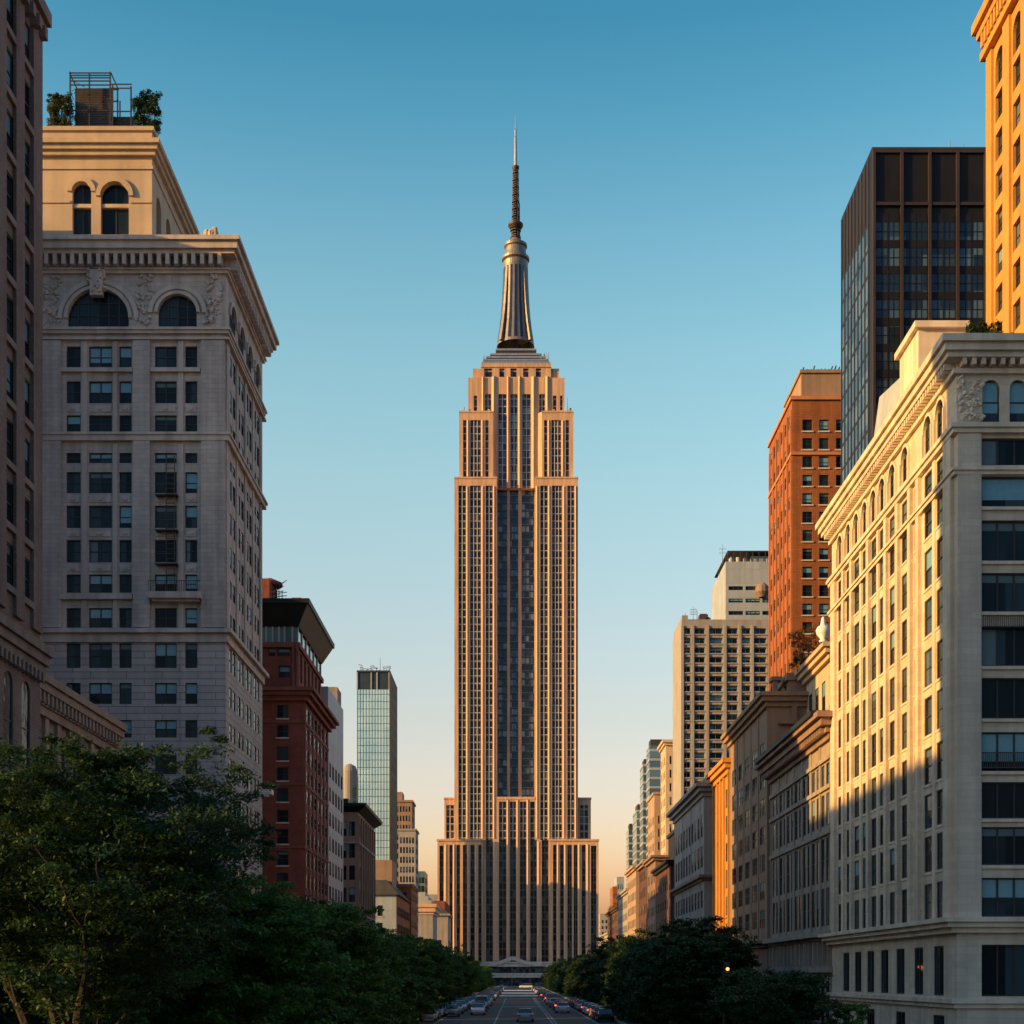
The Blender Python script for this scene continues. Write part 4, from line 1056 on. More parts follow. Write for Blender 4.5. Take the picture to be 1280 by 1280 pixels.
for c in even(D, 8, 0.5, 1, 1):
    for r_ in wr:
        gq = winparts(c[1] - c[0], r_[1] - r_[0], 'sash', 0, 'window_frame', False, 0.1); w_ = link('window', gq['frm'], b.root, b.side.P((c[0] + c[1]) / 2, r_[0], 0.17), (0, 0, b.side.rot)); link('pane', gq['pam'], w_)
# ---- brown apartment towers further back
b = block('apartment_tower', 'dark red-brown stepped apartment tower, right of the glass tower', wx(494, 420), wx(515, 420), 420, 432, wz(1000, 420), 'L', 'brownstone', 5, 3, floors(6, 55, 18, 0.6), 'sash', 0.55, fm0=0.3, cor=((0.6, 0.3),), weights=(4, 2, 1, 1, 1))
q = MB(); q.box(0.2, 2.0, 1, 8, b.H - 0.1, wz(990, 421)); q.lathe(1.2, 4, [(0.7, b.H), (0.7, wz(991, 421)), (0.2, wz(988, 421))], 10); q.build('roof_tank', 'brownstone', b.root)
block('apartment_tower', 'paler narrow apartment tower with many windows, low beside the skyscraper', wx(498, 400), wx(519.5, 400), 400, 411, wz(1036, 400), 'L', 'concrete', 5, 3, floors(6, 44, 14, 0.62), 'pair', 0.62, fm0=0.3, cor=((0.5, 0.3),), weights=(4, 3, 1, 1, 1))
b = block('glass_building', 'small blue glass building far down the left side', wx(513, 620), wx(531, 620), 620, 640, wz(1089, 620), 'L', 'blue_curtain_wall', 4, 3, floors(4, 48, 12, 0.7), 'pair', 0.85, fm0=0.1, rec=0.12)
b = block('brick_building', 'narrow orange brick building beside the pale dark-roofed building', -34, -25.6, 352, 372, wz(1105, 352), 'L', 'orange_brick', 3, 6, floors(3, 26, 7, 0.6), 'sash', 0.5, cor=((0.4, 0.3), (0.4, 0.6)), corm='brownstone')
b = block('stone_building', 'pale stone building with a stepped roofline, low on the left near the skyscraper', wx(500, 446), wx(541, 446), 446, 470, wz(1130, 446), 'L', 'pale_grey_stone', [(4.2, 7.6)], 5, [(2, 8), (9.2, 15.5)], 'double', 0.5, cor=((0.8, 0.3), (1.4, 0.8), (1.0, 1.2)), corm='limestone_trim')
q = MB(); W, D, Hh = b.W, b.D, b.H
for (i, w) in ((0, 0.5), (1, 1.5), (2, 2.5)): q.box(w, W - w, w, D - w, Hh - 0.1 + i * 1.3, Hh + 1.2 + i * 1.3)
q.build('roof_step', 'zinc_roof', b.root)
b = block('mansard_house', 'stone house with a dark curved mansard roof, directly left of the skyscraper base', wx(536, 520), wx(560, 520), 520, 545, wz(1142, 520), 'L', 'warm_grey_stone', [(2.0, 4.6)], 4, [(3, 18)], 'triple', 0.5, cor=((0.7, 0.7),))
q = MB(); W, D, Hh = b.W, b.D, b.H
q.hexa([(-0.6, -0.6, Hh), (W + 0.6, -0.6, Hh), (W + 0.6, D, Hh), (-0.6, D, Hh), (0.8, 1.2, Hh + 3), (W - 2.4, 1.2, Hh + 2.2), (W - 2.4, D, Hh + 2.2), (0.8, D, Hh + 3)]); q.build('roof', 'roof_felt', b.root)
block('brick_building', 'low reddish terrace behind the mansard house at the skyscraper base', wx(541, 600), wx(556, 600), 600, 640, wz(1126, 600), 'L', 'red_brick', 3, 4, floors(3, 34, 7, 0.55), 'sash', 0.5)
# unseen blocks added to cast shade on the street walls and the skyscraper
block('shadow_block', 'unseen brick block added to shade the right-hand walls, next to the low pinkish corner building', -78, -52, 101, 117, 52, 'L', 'red_brick', 4, 5, floors(3, 49, 15, 0.55), 'sash', 0.5, cor=((0.6, 0.5),), limit=40)
block('shadow_block', 'unseen brown block added to shade the white corner building, behind the low pinkish one', -78, -52, 58, 100.6, 39, 'L', 'brownstone', 4, 6, floors(3, 36, 12, 0.55), 'sash', 0.5, cor=((0.6, 0.5), (0.5, 0.9)), limit=40)
block('shadow_block', 'unseen grey block added to shade the front of the grey stone tower', -72, -47.3, 117.5, 128.2, 74.5, 'L', 'warm_grey_stone', 5, 3, floors(3, 71, 21, 0.55), 'sash', 0.5, cor=((0.6, 0.4), (0.5, 0.6)), limit=40)
block('shadow_block', 'tall unseen brown block added to shade the front of the red brick block', -75, -43, 164, 175.4, 55, 'L', 'brownstone', 5, 3, floors(3, 52, 15, 0.55), 'sash', 0.5, cor=((0.6, 0.4), (0.5, 0.6)), limit=40)
block('shadow_block', 'unseen brown block added to shade the brown overhang-roofed building', -75, -44.5, 224, 236, 41, 'L', 'brownstone', 5, 3, floors(3, 38, 11, 0.55), 'sash', 0.5, cor=((0.6, 0.4), (0.5, 0.6)), limit=40)
block('office_building', 'slim unseen slab added behind the glass tower to shade the skyscraper base', -81, -69, 700.5, 705.5, 88, 'L', 'concrete', 4, 2, floors(4, 85, 22, 0.55), 'pair', 0.6, cor=((0.6, 0.4),), limit=40)
block('office_building', 'unseen mid-rise block added far back to shade the foot of the skyscraper', -96, -56, 684, 698, 72, 'L', 'concrete', 8, 5, floors(4, 69, 18, 0.55), 'pair', 0.6, cor=((0.6, 0.4),), limit=40)

# ================================================================== RIGHT SIDE OF THE STREET
X0, Y0, Y1 = 26.0, 85.0, 118.5
b = Building('corner_building', 'large white stone corner building with sunlit street front and projecting cornice, at right', X0, 35.6, Y0, Y1, 41.6, 'R')
zrow = [(8.5, 10.8), (11.55, 13.8), (14.3, 16.45), (17.1, 19.4), (20.2, 22.6), (23.3, 25.6), (26.5, 28.8), (29.5, 31.9), (32.7, 34.5)]
fcol = [(b.fa(1227), b.fa(1290)), (b.fa(1310), b.fa(1380))]
b.ops('f', fcol, zrow[:-1], 'wide', rec=0.26, weights=(4, 1, 1, 3, 2))
b.ops('f', fcol, [zrow[-1]], 'plain', rec=0.26, weights=(0, 0, 1, 0, 0))
b.ops('f', fcol, [(35.15, 36.75)], 'wide', rec=0.26, weights=(0, 0, 0, 1, 0))
b.ops('f', [(b.fa(1228), b.fa(1250)), (b.fa(1262), b.fa(1284)), (b.fa(1296), b.fa(1318))], [(37.65, 40.2)], 'sash', arch=True, rec=0.26, weights=(0, 0, 3, 0, 0))
b.ops('f', [(b.fa(1227), b.fa(1290))], [(3.8, 6.85)], 'wide', rec=0.26, weights=(1, 0, 0, 0, 0))
sY = [88.1, 90.7, 96.0, 99.25, 102.0, 104.5, 107.1, 109.75, 112.35, 115.25]
sc = [(b.sa(Y) - w, b.sa(Y) + w) for Y, w in zip(sY, (0.95, 1.0, 1.1, 1.0, 0.95, 0.9, 0.95, 1.0, 0.98, 1.0))] + [(b.sa(93.7) - 0.3, b.sa(93.7) + 0.3)]
b.ops('s', sc, zrow + [(35.15, 36.75)], 'sash', rec=0.13, weights=(9, 1, 0, 1, 1))
b.ops('s', [(b.sa(Y) - 0.85, b.sa(Y) + 0.85) for Y in sY], [(37.75, 40.2)], 'sash', arch=True, rec=0.13, weights=(9, 0, 0, 1, 0))
b.ops('s', [(b.sa(Y) - 1.05, b.sa(Y) + 1.05) for Y in (88.6, 93.0, 97.4, 101.6, 105.6, 109.5, 113.4)], [(3.8, 6.85)], 'pair', rec=0.13, weights=(1, 0, 0, 0, 0))
b.ops('s', [(b.sa(Y) - 1.2, b.sa(Y) + 1.2) for Y in (88.6, 97.4, 105.6, 113.4)], [(0.4, 2.6)], 'pair', rec=0.13, weights=(1, 0, 0, 0, 0))
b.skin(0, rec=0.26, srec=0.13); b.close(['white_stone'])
for i, Y in enumerate((86.2, 92.65, 94.55, 97.65, 100.7, 105.75, 111.05, 113.8, 117.3)):
    w = 0.75 if Y in (86.2, 117.3) else 0.34
    b.pier('s', max(0.02, b.sa(Y) - w), min(b.D - 0.02, b.sa(Y) + w), 8.4, 37.2, 0.24, 'white_stone')
for Y in (89.4, 103.25, 108.4):
    b.pier('s', b.sa(Y) - 0.28, b.sa(Y) + 0.28, 8.4, 37.2, 0.1, 'white_stone_trim', 'mullion_pier')
b.pier('f', 0.02, b.fa(1225.5), 8.4, 37.2, 0.2, 'white_stone')
for k, (z0, z1) in enumerate(zrow[1:]):
    zb = zrow[k][1]
    for (c0, c1) in sc:
        q = MB(); q.fbox(b.side, c0 - 0.1, c1 + 0.1, z0 - 0.18, z0 - 0.03, -0.05, 0.06); q.build('sill', 'white_stone_trim', b.root)
    q = MB(); q.fbox(b.front, b.fa(1226), b.W - 0.2, z0 - 0.22, z0 - 0.03, -0.05, 0.16); q.build('sill', 'white_stone_trim', b.root)
for Y in sY:
    arch_ring(b.side, b.sa(Y) - 0.87, b.sa(Y) + 0.87, 40.2 - 0.85, 0.87, 0.22, 0.14, n=10).build('arch_moulding', 'white_stone_trim', b.root)
    q = MB(); q.fbox(b.side, b.sa(Y) - 1.1, b.sa(Y) - 0.9, 37.7, 39.4, -0.05, 0.2); q.fbox(b.side, b.sa(Y) + 0.9, b.sa(Y) + 1.1, 37.7, 39.4, -0.05, 0.2); q.build('colonnette', 'white_stone_trim', b.root)
b.cornice([(37.0, 37.3, 0.28), (37.28, 37.55, 0.42)], 'white_stone_trim', 'string_course')
b.cornice([(34.55, 34.8, 0.22), (34.78, 34.95, 0.34)], 'white_stone_trim', 'string_course')
b.cornice([(7.55, 7.9, 0.4), (7.88, 8.2, 0.7), (8.18, 8.45, 0.95)], 'white_stone_trim', 'base_cornice')
b.cornice([(3.1, 3.4, 0.2), (3.38, 3.65, 0.4)], 'white_stone_trim', 'string_course')
b.cornice([(40.5, 40.8, 0.25), (41.25, 41.6, 0.75), (41.58, 42.05, 0.95), (42.03, 42.45, 1.15)], 'white_stone_trim', dent=(40.85, 41.27, 0.68, 0.24, 0.3))
q = MB(); rr = random.Random(9)
for k in range(60):
    a = rr.uniform(0.1, b.fa(1226)); z = rr.uniform(37.8, 40.3); s_ = rr.uniform(0.06, 0.16); q.tube(b.front.P(a, z, 0.0), b.front.P(a + rr.uniform(-.25, .25), z + rr.uniform(-.25, .25), 0.1), s_, s_ * 0.6, 6)
q.build('carved_relief', 'white_stone_trim', b.root)
# railings on the front
for zz in (25.6, 17.3):
    q = MB()
    for i in range(26): q.fbox(b.front, b.fa(1228) + i * 0.125, b.fa(1228) + i * 0.125 + 0.03, zz, zz + 0.85, 0.1, 0.13)
    q.fbox(b.front, b.fa(1227), b.fa(1298), zz + 0.83, zz + 0.9, 0.08, 0.15); q.fbox(b.front, b.fa(1227), b.fa(1298), zz - 0.05, zz + 0.02, -0.05, 0.2); q.build('balcony_railing', 'steel_dark', b.root)
# roof penthouse and zinc roof slope
q = MB(); xA = wx(1148, 95) - X0; q.box(xA, xA + 3.1, 10, 14.6, 41.5, wz(408, 95)); q.box(xA - 0.3, xA + 3.3, 9.7, 14.9, wz(411, 95), wz(403, 95)); q.build('penthouse', 'white_stone_trim', b.root)
q = MB(); q.hexa([(0.5, 14.8, 41.5), (4.5, 14.8, 41.5), (4.5, 24, 41.5), (0.5, 24, 41.5), (1.3, 14.8, wz(462, 100)), (4, 14.8, wz(462, 100)), (4, 23.2, wz(470, 108) - 1.5), (1.3, 23.2, wz(470, 108) - 1.5)]); q.build('roof_slope', 'zinc_roof', b.root)
b.finish()
WHITE = b
# ---- warm grey classical building
b = block('classical_building', 'dark warm grey classical building with a black-edged cornice, beside the white corner building', 26, 36, 118.6, 146.6, 26.6, 'R', 'warm_grey_stone', 2,
          even(28.0, 14, 0.64, 0.5, 0.5), [(9.2, 12.4), (12.9, 16.6), (17.6, 20.3), (21.0, 22.8)], 'sash', rec=0.25, bands=(16.8, 20.55, 22.95), bm='warm_grey_stone', piers=2, pd=0.1,
          cor=((0.5, 0.3), (0.5, 0.6), (0.6, 1.1), (0.45, 1.5)), corm='brown_stone', dent=(25.0, 25.5, 0.9, 0.3, 0.4), weights=(8, 1, 0, 1, 1))
b.cornice([(8.0, 8.3, 0.3), (8.28, 8.75, 0.8)], 'warm_grey_stone', 'base_cornice')
for i in range(15):
    q = MB(); a = 0.4 + (b.D - 0.8) * i / 14; q.fbox(b.side, a - 0.2, a + 0.2, 5.9, 7.9, -0.05, 0.3); q.build('pilaster', 'warm_grey_stone', b.root)
for i in range(14):
    a = 0.4 + (b.D - 0.8) * (i + 0.5) / 14; q = MB(); q.fbox(b.side, a - 0.55, a + 0.55, 6.0, 7.7, -0.02, 0.05); q.fbox(b.side, a - 0.55, a + 0.55, 1.2, 4.6, -0.02, 0.05); q.build('shop_window', 'glass', b.root)
b.cornice([(5.3, 5.8, 0.5)], 'warm_grey_stone', 'string_course')
q = MB(); q.fbox(b.side, 0.02, b.D - 0.02, 26.5, 26.9, -1.2, 1.75); q.build('gutter', 'green_copper', b.root)
# ---- yellow stone house set back behind it
b = block('stone_house', 'yellow sunlit stone house with a plant-covered roof, squeezed in behind the white corner building', 30, 40, sy(1040, 30), sy(1008, 30), wz(838, 148.5), 'R', 'tan_stone', 2, even(13.6, 4, 0.5, 0.6, 0.6), floors(25, 34.5, 2, 0.62), 'sash', cor=((0.5, 0.4), (0.5, 0.8), (0.4, 1.1)), rec=0.45)
# ---- brown-gold building
b = block('gilded_building', 'brown stone building whose upper street wall glows gold, with a stepped roof', 26, 40, 148.6, 175, 34.2, 'R', 'brownstone', [(6.0, 7.6)], even(26.4, 5, 0.62, 0.9, 0.9), floors(9.5, 30, 7, 0.66), 'triple', rec=0.22,
          cor=((0.5, 0.3), (0.5, 0.7), (0.4, 1.0)), corm='brownstone', piers=1, pd=0.09, weights=(8, 1, 0, 1, 1), limit=60)
b.cornice([(8.0, 8.4, 0.4), (8.38, 8.7, 0.9)], 'brown_stone', 'base_cornice')
q = MB(); q.box(2.4, 9, 1.2, 12, 34.1, wz(846, 150)); q.box(2.1, 9.3, 0.9, 12.3, wz(846, 150) - 0.4, wz(842, 150)); q.box(0.9, 1.4, 2.0, 2.5, 34.1, 36); q.box(0.7, 1.8, 1.8, 3.5, 35.9, 36.3); q.build('penthouse', 'brownstone', b.root)
q = MB(); q.fbox(b.front, 2.4, 2.9, wz(905, 149), wz(885, 149), -0.05, 0.5); q.fbox(b.front, 1.0, 3.0, wz(906.5, 149), wz(905, 149), -0.05, 0.6); q.build('balcony', 'brownstone', b.root)
# ---- narrow gold building
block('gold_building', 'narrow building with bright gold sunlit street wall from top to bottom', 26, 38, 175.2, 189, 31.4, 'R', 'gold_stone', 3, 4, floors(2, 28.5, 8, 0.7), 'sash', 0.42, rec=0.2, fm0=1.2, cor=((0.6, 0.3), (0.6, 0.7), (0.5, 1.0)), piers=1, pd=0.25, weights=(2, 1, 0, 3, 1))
# ---- pale grey classical block
b = block('classical_building', 'pale grey classical block with a mid-height cornice, low on the right beyond the gold building', 26, 37, 199, 236, 31.6, 'R', 'pale_grey_stone', 2, even(37, 10, 0.56, 0.8, 0.8), floors(3, 17.5, 4, 0.7) + floors(19.5, 28, 2, 0.72), 'double', rec=0.2, cor=((0.6, 0.3), (0.6, 0.8), (0.5, 1.3)), piers=3, pd=0.08, weights=(6, 2, 1, 1, 1))
b.cornice([(18.2, 18.6, 0.3), (18.58, 19.0, 0.8)], 'brown_stone', 'base_cornice')
q = MB(); q.box(2, 6, 8, 14, 31.5, 34.5); q.lathe(3, 20, [(1.3, 31.5), (1.3, 34.3), (0.1, 35.2)], 12); q.build('roof_tank', 'brownstone', b.root)
# ---- red brick and dark houses further on
b = block('brick_house', 'dull red brick house in shadow, next to the pale grey classical block', 26, 36, 242, 268, 24.5, 'R', 'shaded_brick', 3, 8, floors(3, 22, 6, 0.6), 'sash', 0.45, cor=((0.5, 0.5), (0.4, 0.9)), corm='green_copper')
q = MB(); q.box(1.5, 9, 2, 18, 24.4, 29.8); q.box(1.2, 9.3, 1.7, 18.3, 29.7, 30.3); q.build('penthouse', 'dark_metal', b.root)
block('brick_house', 'brown brick house with black fire stairs, second past the pale grey classical block', 26, 36, 268.5, 285, 27.5, 'R', 'brown_brick', 3, 5, floors(3, 25, 7, 0.6), 'sash', 0.45, cor=((0.5, 0.5), (0.4, 0.9)))
block('brick_house', 'reddish narrow house third past the pale grey classical block', 26, 36, 286, 304, 28, 'R', 'shaded_brick', 3, 5, floors(3, 27, 7, 0.6), 'sash', 0.45, cor=((0.5, 0.5), (0.4, 0.9)), corm='brown_stone')
block('stone_building', 'pink stone building catching the sun, small, below the teal towers', 26, 38, 312, 335, 29, 'R', 'pink_stone', 3, 6, floors(3, 27, 8, 0.6), 'sash', 0.45, cor=((0.5, 0.4), (0.5, 0.8)))
block('stone_building', 'pale stone building at the far end of the right row, by the far skyline', 27, 38, 345, 380, 26, 'R', 'concrete', 3, 9, floors(3, 24, 7, 0.6), 'sash', 0.45, cor=((0.5, 0.4), (0.5, 0.8)))
block('brick_building', 'last brick building of the right row before the skyscraper', 28, 40, 395, 440, 24, 'R', 'shaded_brick', 3, 9, floors(3, 26, 7, 0.6), 'sash', 0.45, cor=((0.5, 0.4), (0.4, 0.8)))
block('stone_building', 'low grey building with flat roofs at the right foot of the skyscraper', 36, 46, 560, 620, 22, 'R', 'pale_grey_stone', 4, 8, floors(3, 20, 5, 0.6), 'sash', 0.5, cor=((0.6, 0.5),))
block('brick_building', 'small orange brick building low beside the right foot of the skyscraper', 34.5, 41, 470, 490, wz(1143, 470), 'R', 'orange_brick', 2, 4, floors(3, 23, 5, 0.6), 'sash', 0.5, cor=((0.5, 0.3),))
# ---- grey slab
Y0 = 262.0
X0 = wx(852, Y0)
b = Building('apartment_slab', 'grey concrete apartment slab with a gold sunlit left edge, right of the skyscraper', X0, wx(968, Y0), Y0, sy(841, X0), wz(775, Y0), 'R', 'apartment block')
xs = [(854.5, 863), (868, 881), (887, 903), (909, 922), (927, 938), (942, 958)]
cols = [(b.fa(x0), b.fa(x1)) for x0, x1 in xs]
rows = floors(wz(1010, Y0), wz(783, Y0), 19, 0.6)
b.ops('f', cols, rows, 'pair', rec=0.7, fm='pale_frame', weights=(5, 2, 1, 2, 1))
b.skin(0, rec=0.7); b.close(['concrete'])
for x in (852.6, 865.5, 884, 906, 924.5, 940): b.pier('f', b.fa(x) - 0.2, b.fa(x) + 0.3, 25, b.H - 1.0, 0.22, 'concrete')
for k, r_ in enumerate(rows): 
    q = MB(); q.fbox(b.front, 0.3, b.W - 0.3, r_[0] - 0.25, r_[0] - 0.05, -0.05, 0.14); q.build('floor_band', 'pale_grey_stone', b.root)
q = MB(); q.box(0.1, 1.2, 0.2, b.D - 0.2, b.H - 0.1, b.H + 0.9); q.box(1.2, b.W, 1.0, b.D, b.H - 0.1, b.H + 0.35); q.build('parapet', 'concrete', b.root)
antenna(b.root, b.fa(869), 3, b.H, 3.2, 3)
for (x, w, h) in ((876, 1.6, 1.5), (884, 0.9, 0.9)):
    q = MB(); q.box(b.fa(x), b.fa(x) + w, 2, 4, b.H + 0.2, b.H + h); q.box(b.fa(x) + 0.2, b.fa(x) + w - 0.2, 2.2, 3.8, b.H + h - 0.02, b.H + h + 0.2); q.build('roof_vent', 'steel_dark', b.root)
for x, h in ((858, 1.8), (873, 2.4), (881, 1.5)):
    q = MB(); q.tube((b.fa(x), 2, b.H + 0.2), (b.fa(x), 2, b.H + h), 0.07, 0.04, 5); q.build('roof_pole', 'steel_dark', b.root)
b.finish()
# ---- white metal-clad tower
Y0 = 322.0; X0 = wx(907, Y0)
b = Building('panel_tower', 'pale metal-clad tower with rooftop pipes, rising behind the grey apartment slab', X0, wx(975, Y0), Y0, sy(890, X0), wz(702, Y0), 'R', 'tower')
b.ops('f', even(b.W, 3, 0.86, 0.4, 0.4), floors(wz(790, Y0), wz(728, Y0), 4, 0.32), 'wide', rec=0.25, weights=(3, 2, 1, 0, 0))
b.skin(0, rec=0.25); b.close(['pale_panel'])
q = MB(); q.box(0.5, b.W, 0.5, b.D - 0.5, b.H + 2.4, b.H + 2.6)
for i in range(9): q.box(0.5 + i * 1.4, 0.65 + i * 1.4, 0.5, 0.65, b.H, b.H + 2.5)
for i in range(6): q.box(0.5, 0.65, 0.7 + i * 3, 0.85 + i * 3, b.H, b.H + 2.5)
q.build('roof_frame', 'steel_dark', b.root)
q = MB()
for i in range(6): q.lathe(1.6 + i * 1.6, 2.5, [(0.55, b.H - 0.05), (0.55, b.H + 1.3 + 0.3 * (i % 2)), (0.2, b.H + 1.7)], 10)
q.box(6, b.W - 0.5, 2, 6, b.H - 0.05, b.H + 1.8); q.build('roof_plant', 'pale_panel', b.root)
q = MB(); q.lathe(b.fa(952), -0.9, [(0.8, b.fz(748)), (1.6, b.fz(742)), (1.5, b.fz(735)), (0.5, b.fz(730))], 12); q.build('water_tank', 'brown_stone', b.root)
antenna(b.root, -0.4, 2, b.H, 4.5, 2)
b.finish()
# ---- orange brick tower
Y0 = 180.0; X0 = wx(990, Y0)
b = Building('brick_tower', 'orange-red brick tower with regular square windows, in front of the black tower', X0, wx(1062, Y0), Y0, sy(961.5, X0), wz(497, Y0), 'R', 'tower')
cols = [(b.fa(1003), b.fa(1015.5)), (b.fa(1024), b.fa(1036)), (b.fa(1045), b.fa(1056))]
zr = [b.fz(539) - 2.30 * i for i in range(22)]
b.ops('f', cols, [(z, z + 1.45) for z in zr if z > 22], 'sash', rec=0.22, weights=(4, 3, 1, 0, 1), sill=True)
b.ops('s', even(b.D, 6, 0.5, 0.5, 0.5), [(z, z + 1.6) for z in [b.fz(530) - 3.4 * i for i in range(15)] if z > 22], 'sash', rec=0.08, weights=(6, 1, 0, 1, 1))
b.skin(0, rec=0.22, srec=0.08); b.close(['orange_brick'])
for i in range(7):
    a = 0.5 + (b.D - 1.0) * i / 6; b.pier('s', max(0.02, a - 0.33), min(b.D - 0.02, a + 0.33), 18, b.H - 1.4, 0.12, 'orange_brick')
b.cornice([(b.H - 0.3, b.H + 0.15, 0.22)], 'orange_trim')
b.cornice([(b.fz(569), b.fz(565), 0.18)], 'orange_trim', 'string_course')
q = MB(); q.box(1.4, b.W, 1.2, 12, b.H, wz(473, 183)); q.box(1.2, b.W + .2, 1.0, 12.2, wz(474, 183), wz(470, 183)); q.build('penthouse', 'brownstone', b.root)
q = MB()
for k in range(12): q.tube((1.6 + k * 0.45, 1.5, wz(470, 183)), (1.6 + k * 0.45 + 0.2, 1.5, wz(470, 183) + rr.uniform(0.2, 0.7)), 0.12, 0.08, 5)
q.build('roof_pipe', 'steel_dark', b.root)
b.finish()
# ---- black glass tower
Y0 = 136.0; X0 = wx(1090, Y0)
b = Building('black_tower', 'black steel and glass office tower with bronze mullions, behind the white corner building', X0, wx(1290, Y0), Y0, sy(1052, X0), wz(184, Y0), 'R', 'tower')
zg = wz(256, Y0)
q = MB(); q.box(0, b.W, 0, b.D, 0, b.H); q.build('wall', 'dark_metal', b.root)
for i in range(6):
    x0, x1 = 1092 + 34.8 * i, 1092 + 34.8 * (i + 1)
    q = MB(); P = b.front.P; a0, a1 = b.fa(x0 + 3), b.fa(x1 - 3)
    q.poly([P(a0, 30, 0.03), P(a1, 30, 0.03), P(a1, zg - 0.9, 0.03), P(a0, zg - 0.9, 0.03)]); gp = q.build('glazing', 'dark_curtain_wall', b.root)
    q = MB(); q.fbox(b.front, (a0 + a1) / 2 - 0.05, (a0 + a1) / 2 + 0.05, 30, zg - 0.9, 0.0, 0.09); z = 30
    for e in (0.25, 0.75): q.fbox(b.front, a0 + (a1 - a0) * e - 0.025, a0 + (a1 - a0) * e + 0.025, 30, zg - 0.9, 0.0, 0.06)
    q.build('glazing_bar', 'dark_metal', gp)
    q = MB(); z = zg - 0.9
    while z > 31: q.fbox(b.front, a0, a1, z - 0.75, z, 0.0, 0.07); q.fbox(b.front, a0, a1, z - 1.7, z - 1.62, 0.0, 0.06); z -= 2.45
    q.build('spandrel', 'dark_metal', gp)
for i in range(7):
    a = b.fa(1092 + 34.8 * i); q = MB(); q.fbox(b.front, a - 0.13, a + 0.13, 30, b.H - 0.5, -0.02, 0.32); q.build('mullion', 'bronze_metal', b.root)
q = MB(); q.fbox(b.front, 0, b.W, zg - 0.15, zg + 0.15, -0.02, 0.26); q.fbox(b.front, 0, b.W, b.H - 0.6, b.H - 0.1, -0.02, 0.2); q.build('floor_band', 'bronze_metal', b.root)
for i in range(9):
    a = b.D * (i + 0.15) / 9; q = MB(); q.fbox(b.side, a - 0.09, a + 0.09, 30, b.H - 0.3, -0.02, 0.1); q.build('mullion', 'bronze_metal', b.root)
for i in range(8):
    a0, a1 = b.D * (i + 0.15) / 9 + 0.2, b.D * (i + 1.15) / 9 - 0.2; q = MB(); P = b.side.P
    q.poly([P(a0, 30, 0.04), P(a1, 30, 0.04), P(a1, zg - 1, 0.04), P(a0, zg - 1, 0.04)]); gp = q.build('glazing', 'dark_curtain_wall', b.root)
    q = MB(); z = zg - 1
    while z > 31: q.fbox(b.side, a0, a1, z - 0.3, z, 0.0, 0.06); z -= 2.45
    q.fbox(b.side, a0, a0 + 0.05, 30, zg - 1, 0.0, 0.05)
    q.build('spandrel', 'dark_metal', gp)
q = MB(); zt = b.H
for (x0, x1, h) in ((1097, 1122, 0.35), (1123, 1148, 0.3), (1180, 1196, 0.4)): q.box(b.fa(x0), b.fa(x1), 1, 1.1, zt + h - 0.05, zt + h); q.box(b.fa(x0), b.fa(x1), 1, 2, zt - 0.02, zt + 0.15); q.box(b.fa(x0), b.fa(x0) + 0.06, 1, 1.1, zt, zt + h); q.box(b.fa(x1) - 0.06, b.fa(x1), 1, 1.1, zt, zt + h)
for x, h in ((1194, 1.5), (1211, 1.1), (1200, 0.6), (1206, 0.7)): q.tube((b.fa(x), 1.5, zt), (b.fa(x), 1.5, zt + h), 0.04, 0.025, 4)
q.build('roof_rail', 'steel_dark', b.root)
b.finish()
# ---- tall orange stone building at the right edge
X0 = 36.0; Y1 = sy(1235.5, X0); Y0 = 92.0
b = Building('stone_tower', 'tall orange sunlit stone tower with arched window columns, cut off by the right edge', X0, 52, Y0, Y1, wz(30, Y1), 'R', 'tower')
cols = [(b.sa(Y) - 0.95, b.sa(Y) + 0.95) for Y in (107.2, 103.4, 99.6, 95.8)]
zt = b.H - 3.4
b.ops('s', cols, [(zt - 2.6, zt)], 'double', arch=True, rec=0.3)
b.ops('s', cols, [(zt - 5.2 - 2.9 * i, zt - 3.2 - 2.9 * i) for i in range(14)], 'double', rec=0.3, weights=(5, 1, 1, 2, 2))
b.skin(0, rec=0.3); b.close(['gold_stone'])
for Y in (109.2, 105.3, 101.5, 97.7): b.pier('s', max(0.02, b.sa(Y) - 0.7), b.sa(Y) + 0.7, 30, b.H - 2.6, 0.2, 'gold_stone')
b.cornice([(b.H - 2.6, b.H - 2.0, 0.5), (b.H - 0.9, b.H - 0.3, 0.7), (b.H - 0.32, b.H + 0.4, 1.0)], 'gold_stone', dent=(b.H - 2.0, b.H - 0.9, 0.65, 0.4, 0.3))
b.finish()
# ---- teal towers far down the right side
def teal(label, xa, xs_, xb, ytop, Y, steps=()):
    X0 = wx(xs_, Y)
    b = Building('glass_tower', label, X0, wx(xb, Y), Y, sy(xa, X0), wz(ytop, Y), 'R', 'tower')
    q = MB(); q.box(0, b.W, 0, b.D, 0, b.H); q.build('curtain_wall', 'blue_curtain_wall', b.root)
    for (fac_, L) in ((b.front, b.W), (b.side, b.D)):
        q = MB(); z = 10
        while z < b.H: q.fbox(fac_, 0, L, z - 0.45, z + 0.45, -0.02, 0.15); z += 3.6
        q.build('floor_band', 'pale_panel', b.root)
    q = MB(); q.box(0.4, b.W - 0.4, 0.4, b.D * 0.6, b.H - 0.05, b.H + 2.5); q.build('roof_plant', 'steel_dark', b.root)
    b.finish()
teal('tallest teal glass tower of the far group, banded, behind the gold slab edge', 808, 812, 832, 932, 560)
teal('middle teal glass tower of the far group, with flat top', 800, 804, 822, 956, 600)
teal('lower grey-blue tower left of the teal towers', 791, 796, 812, 1012, 640)
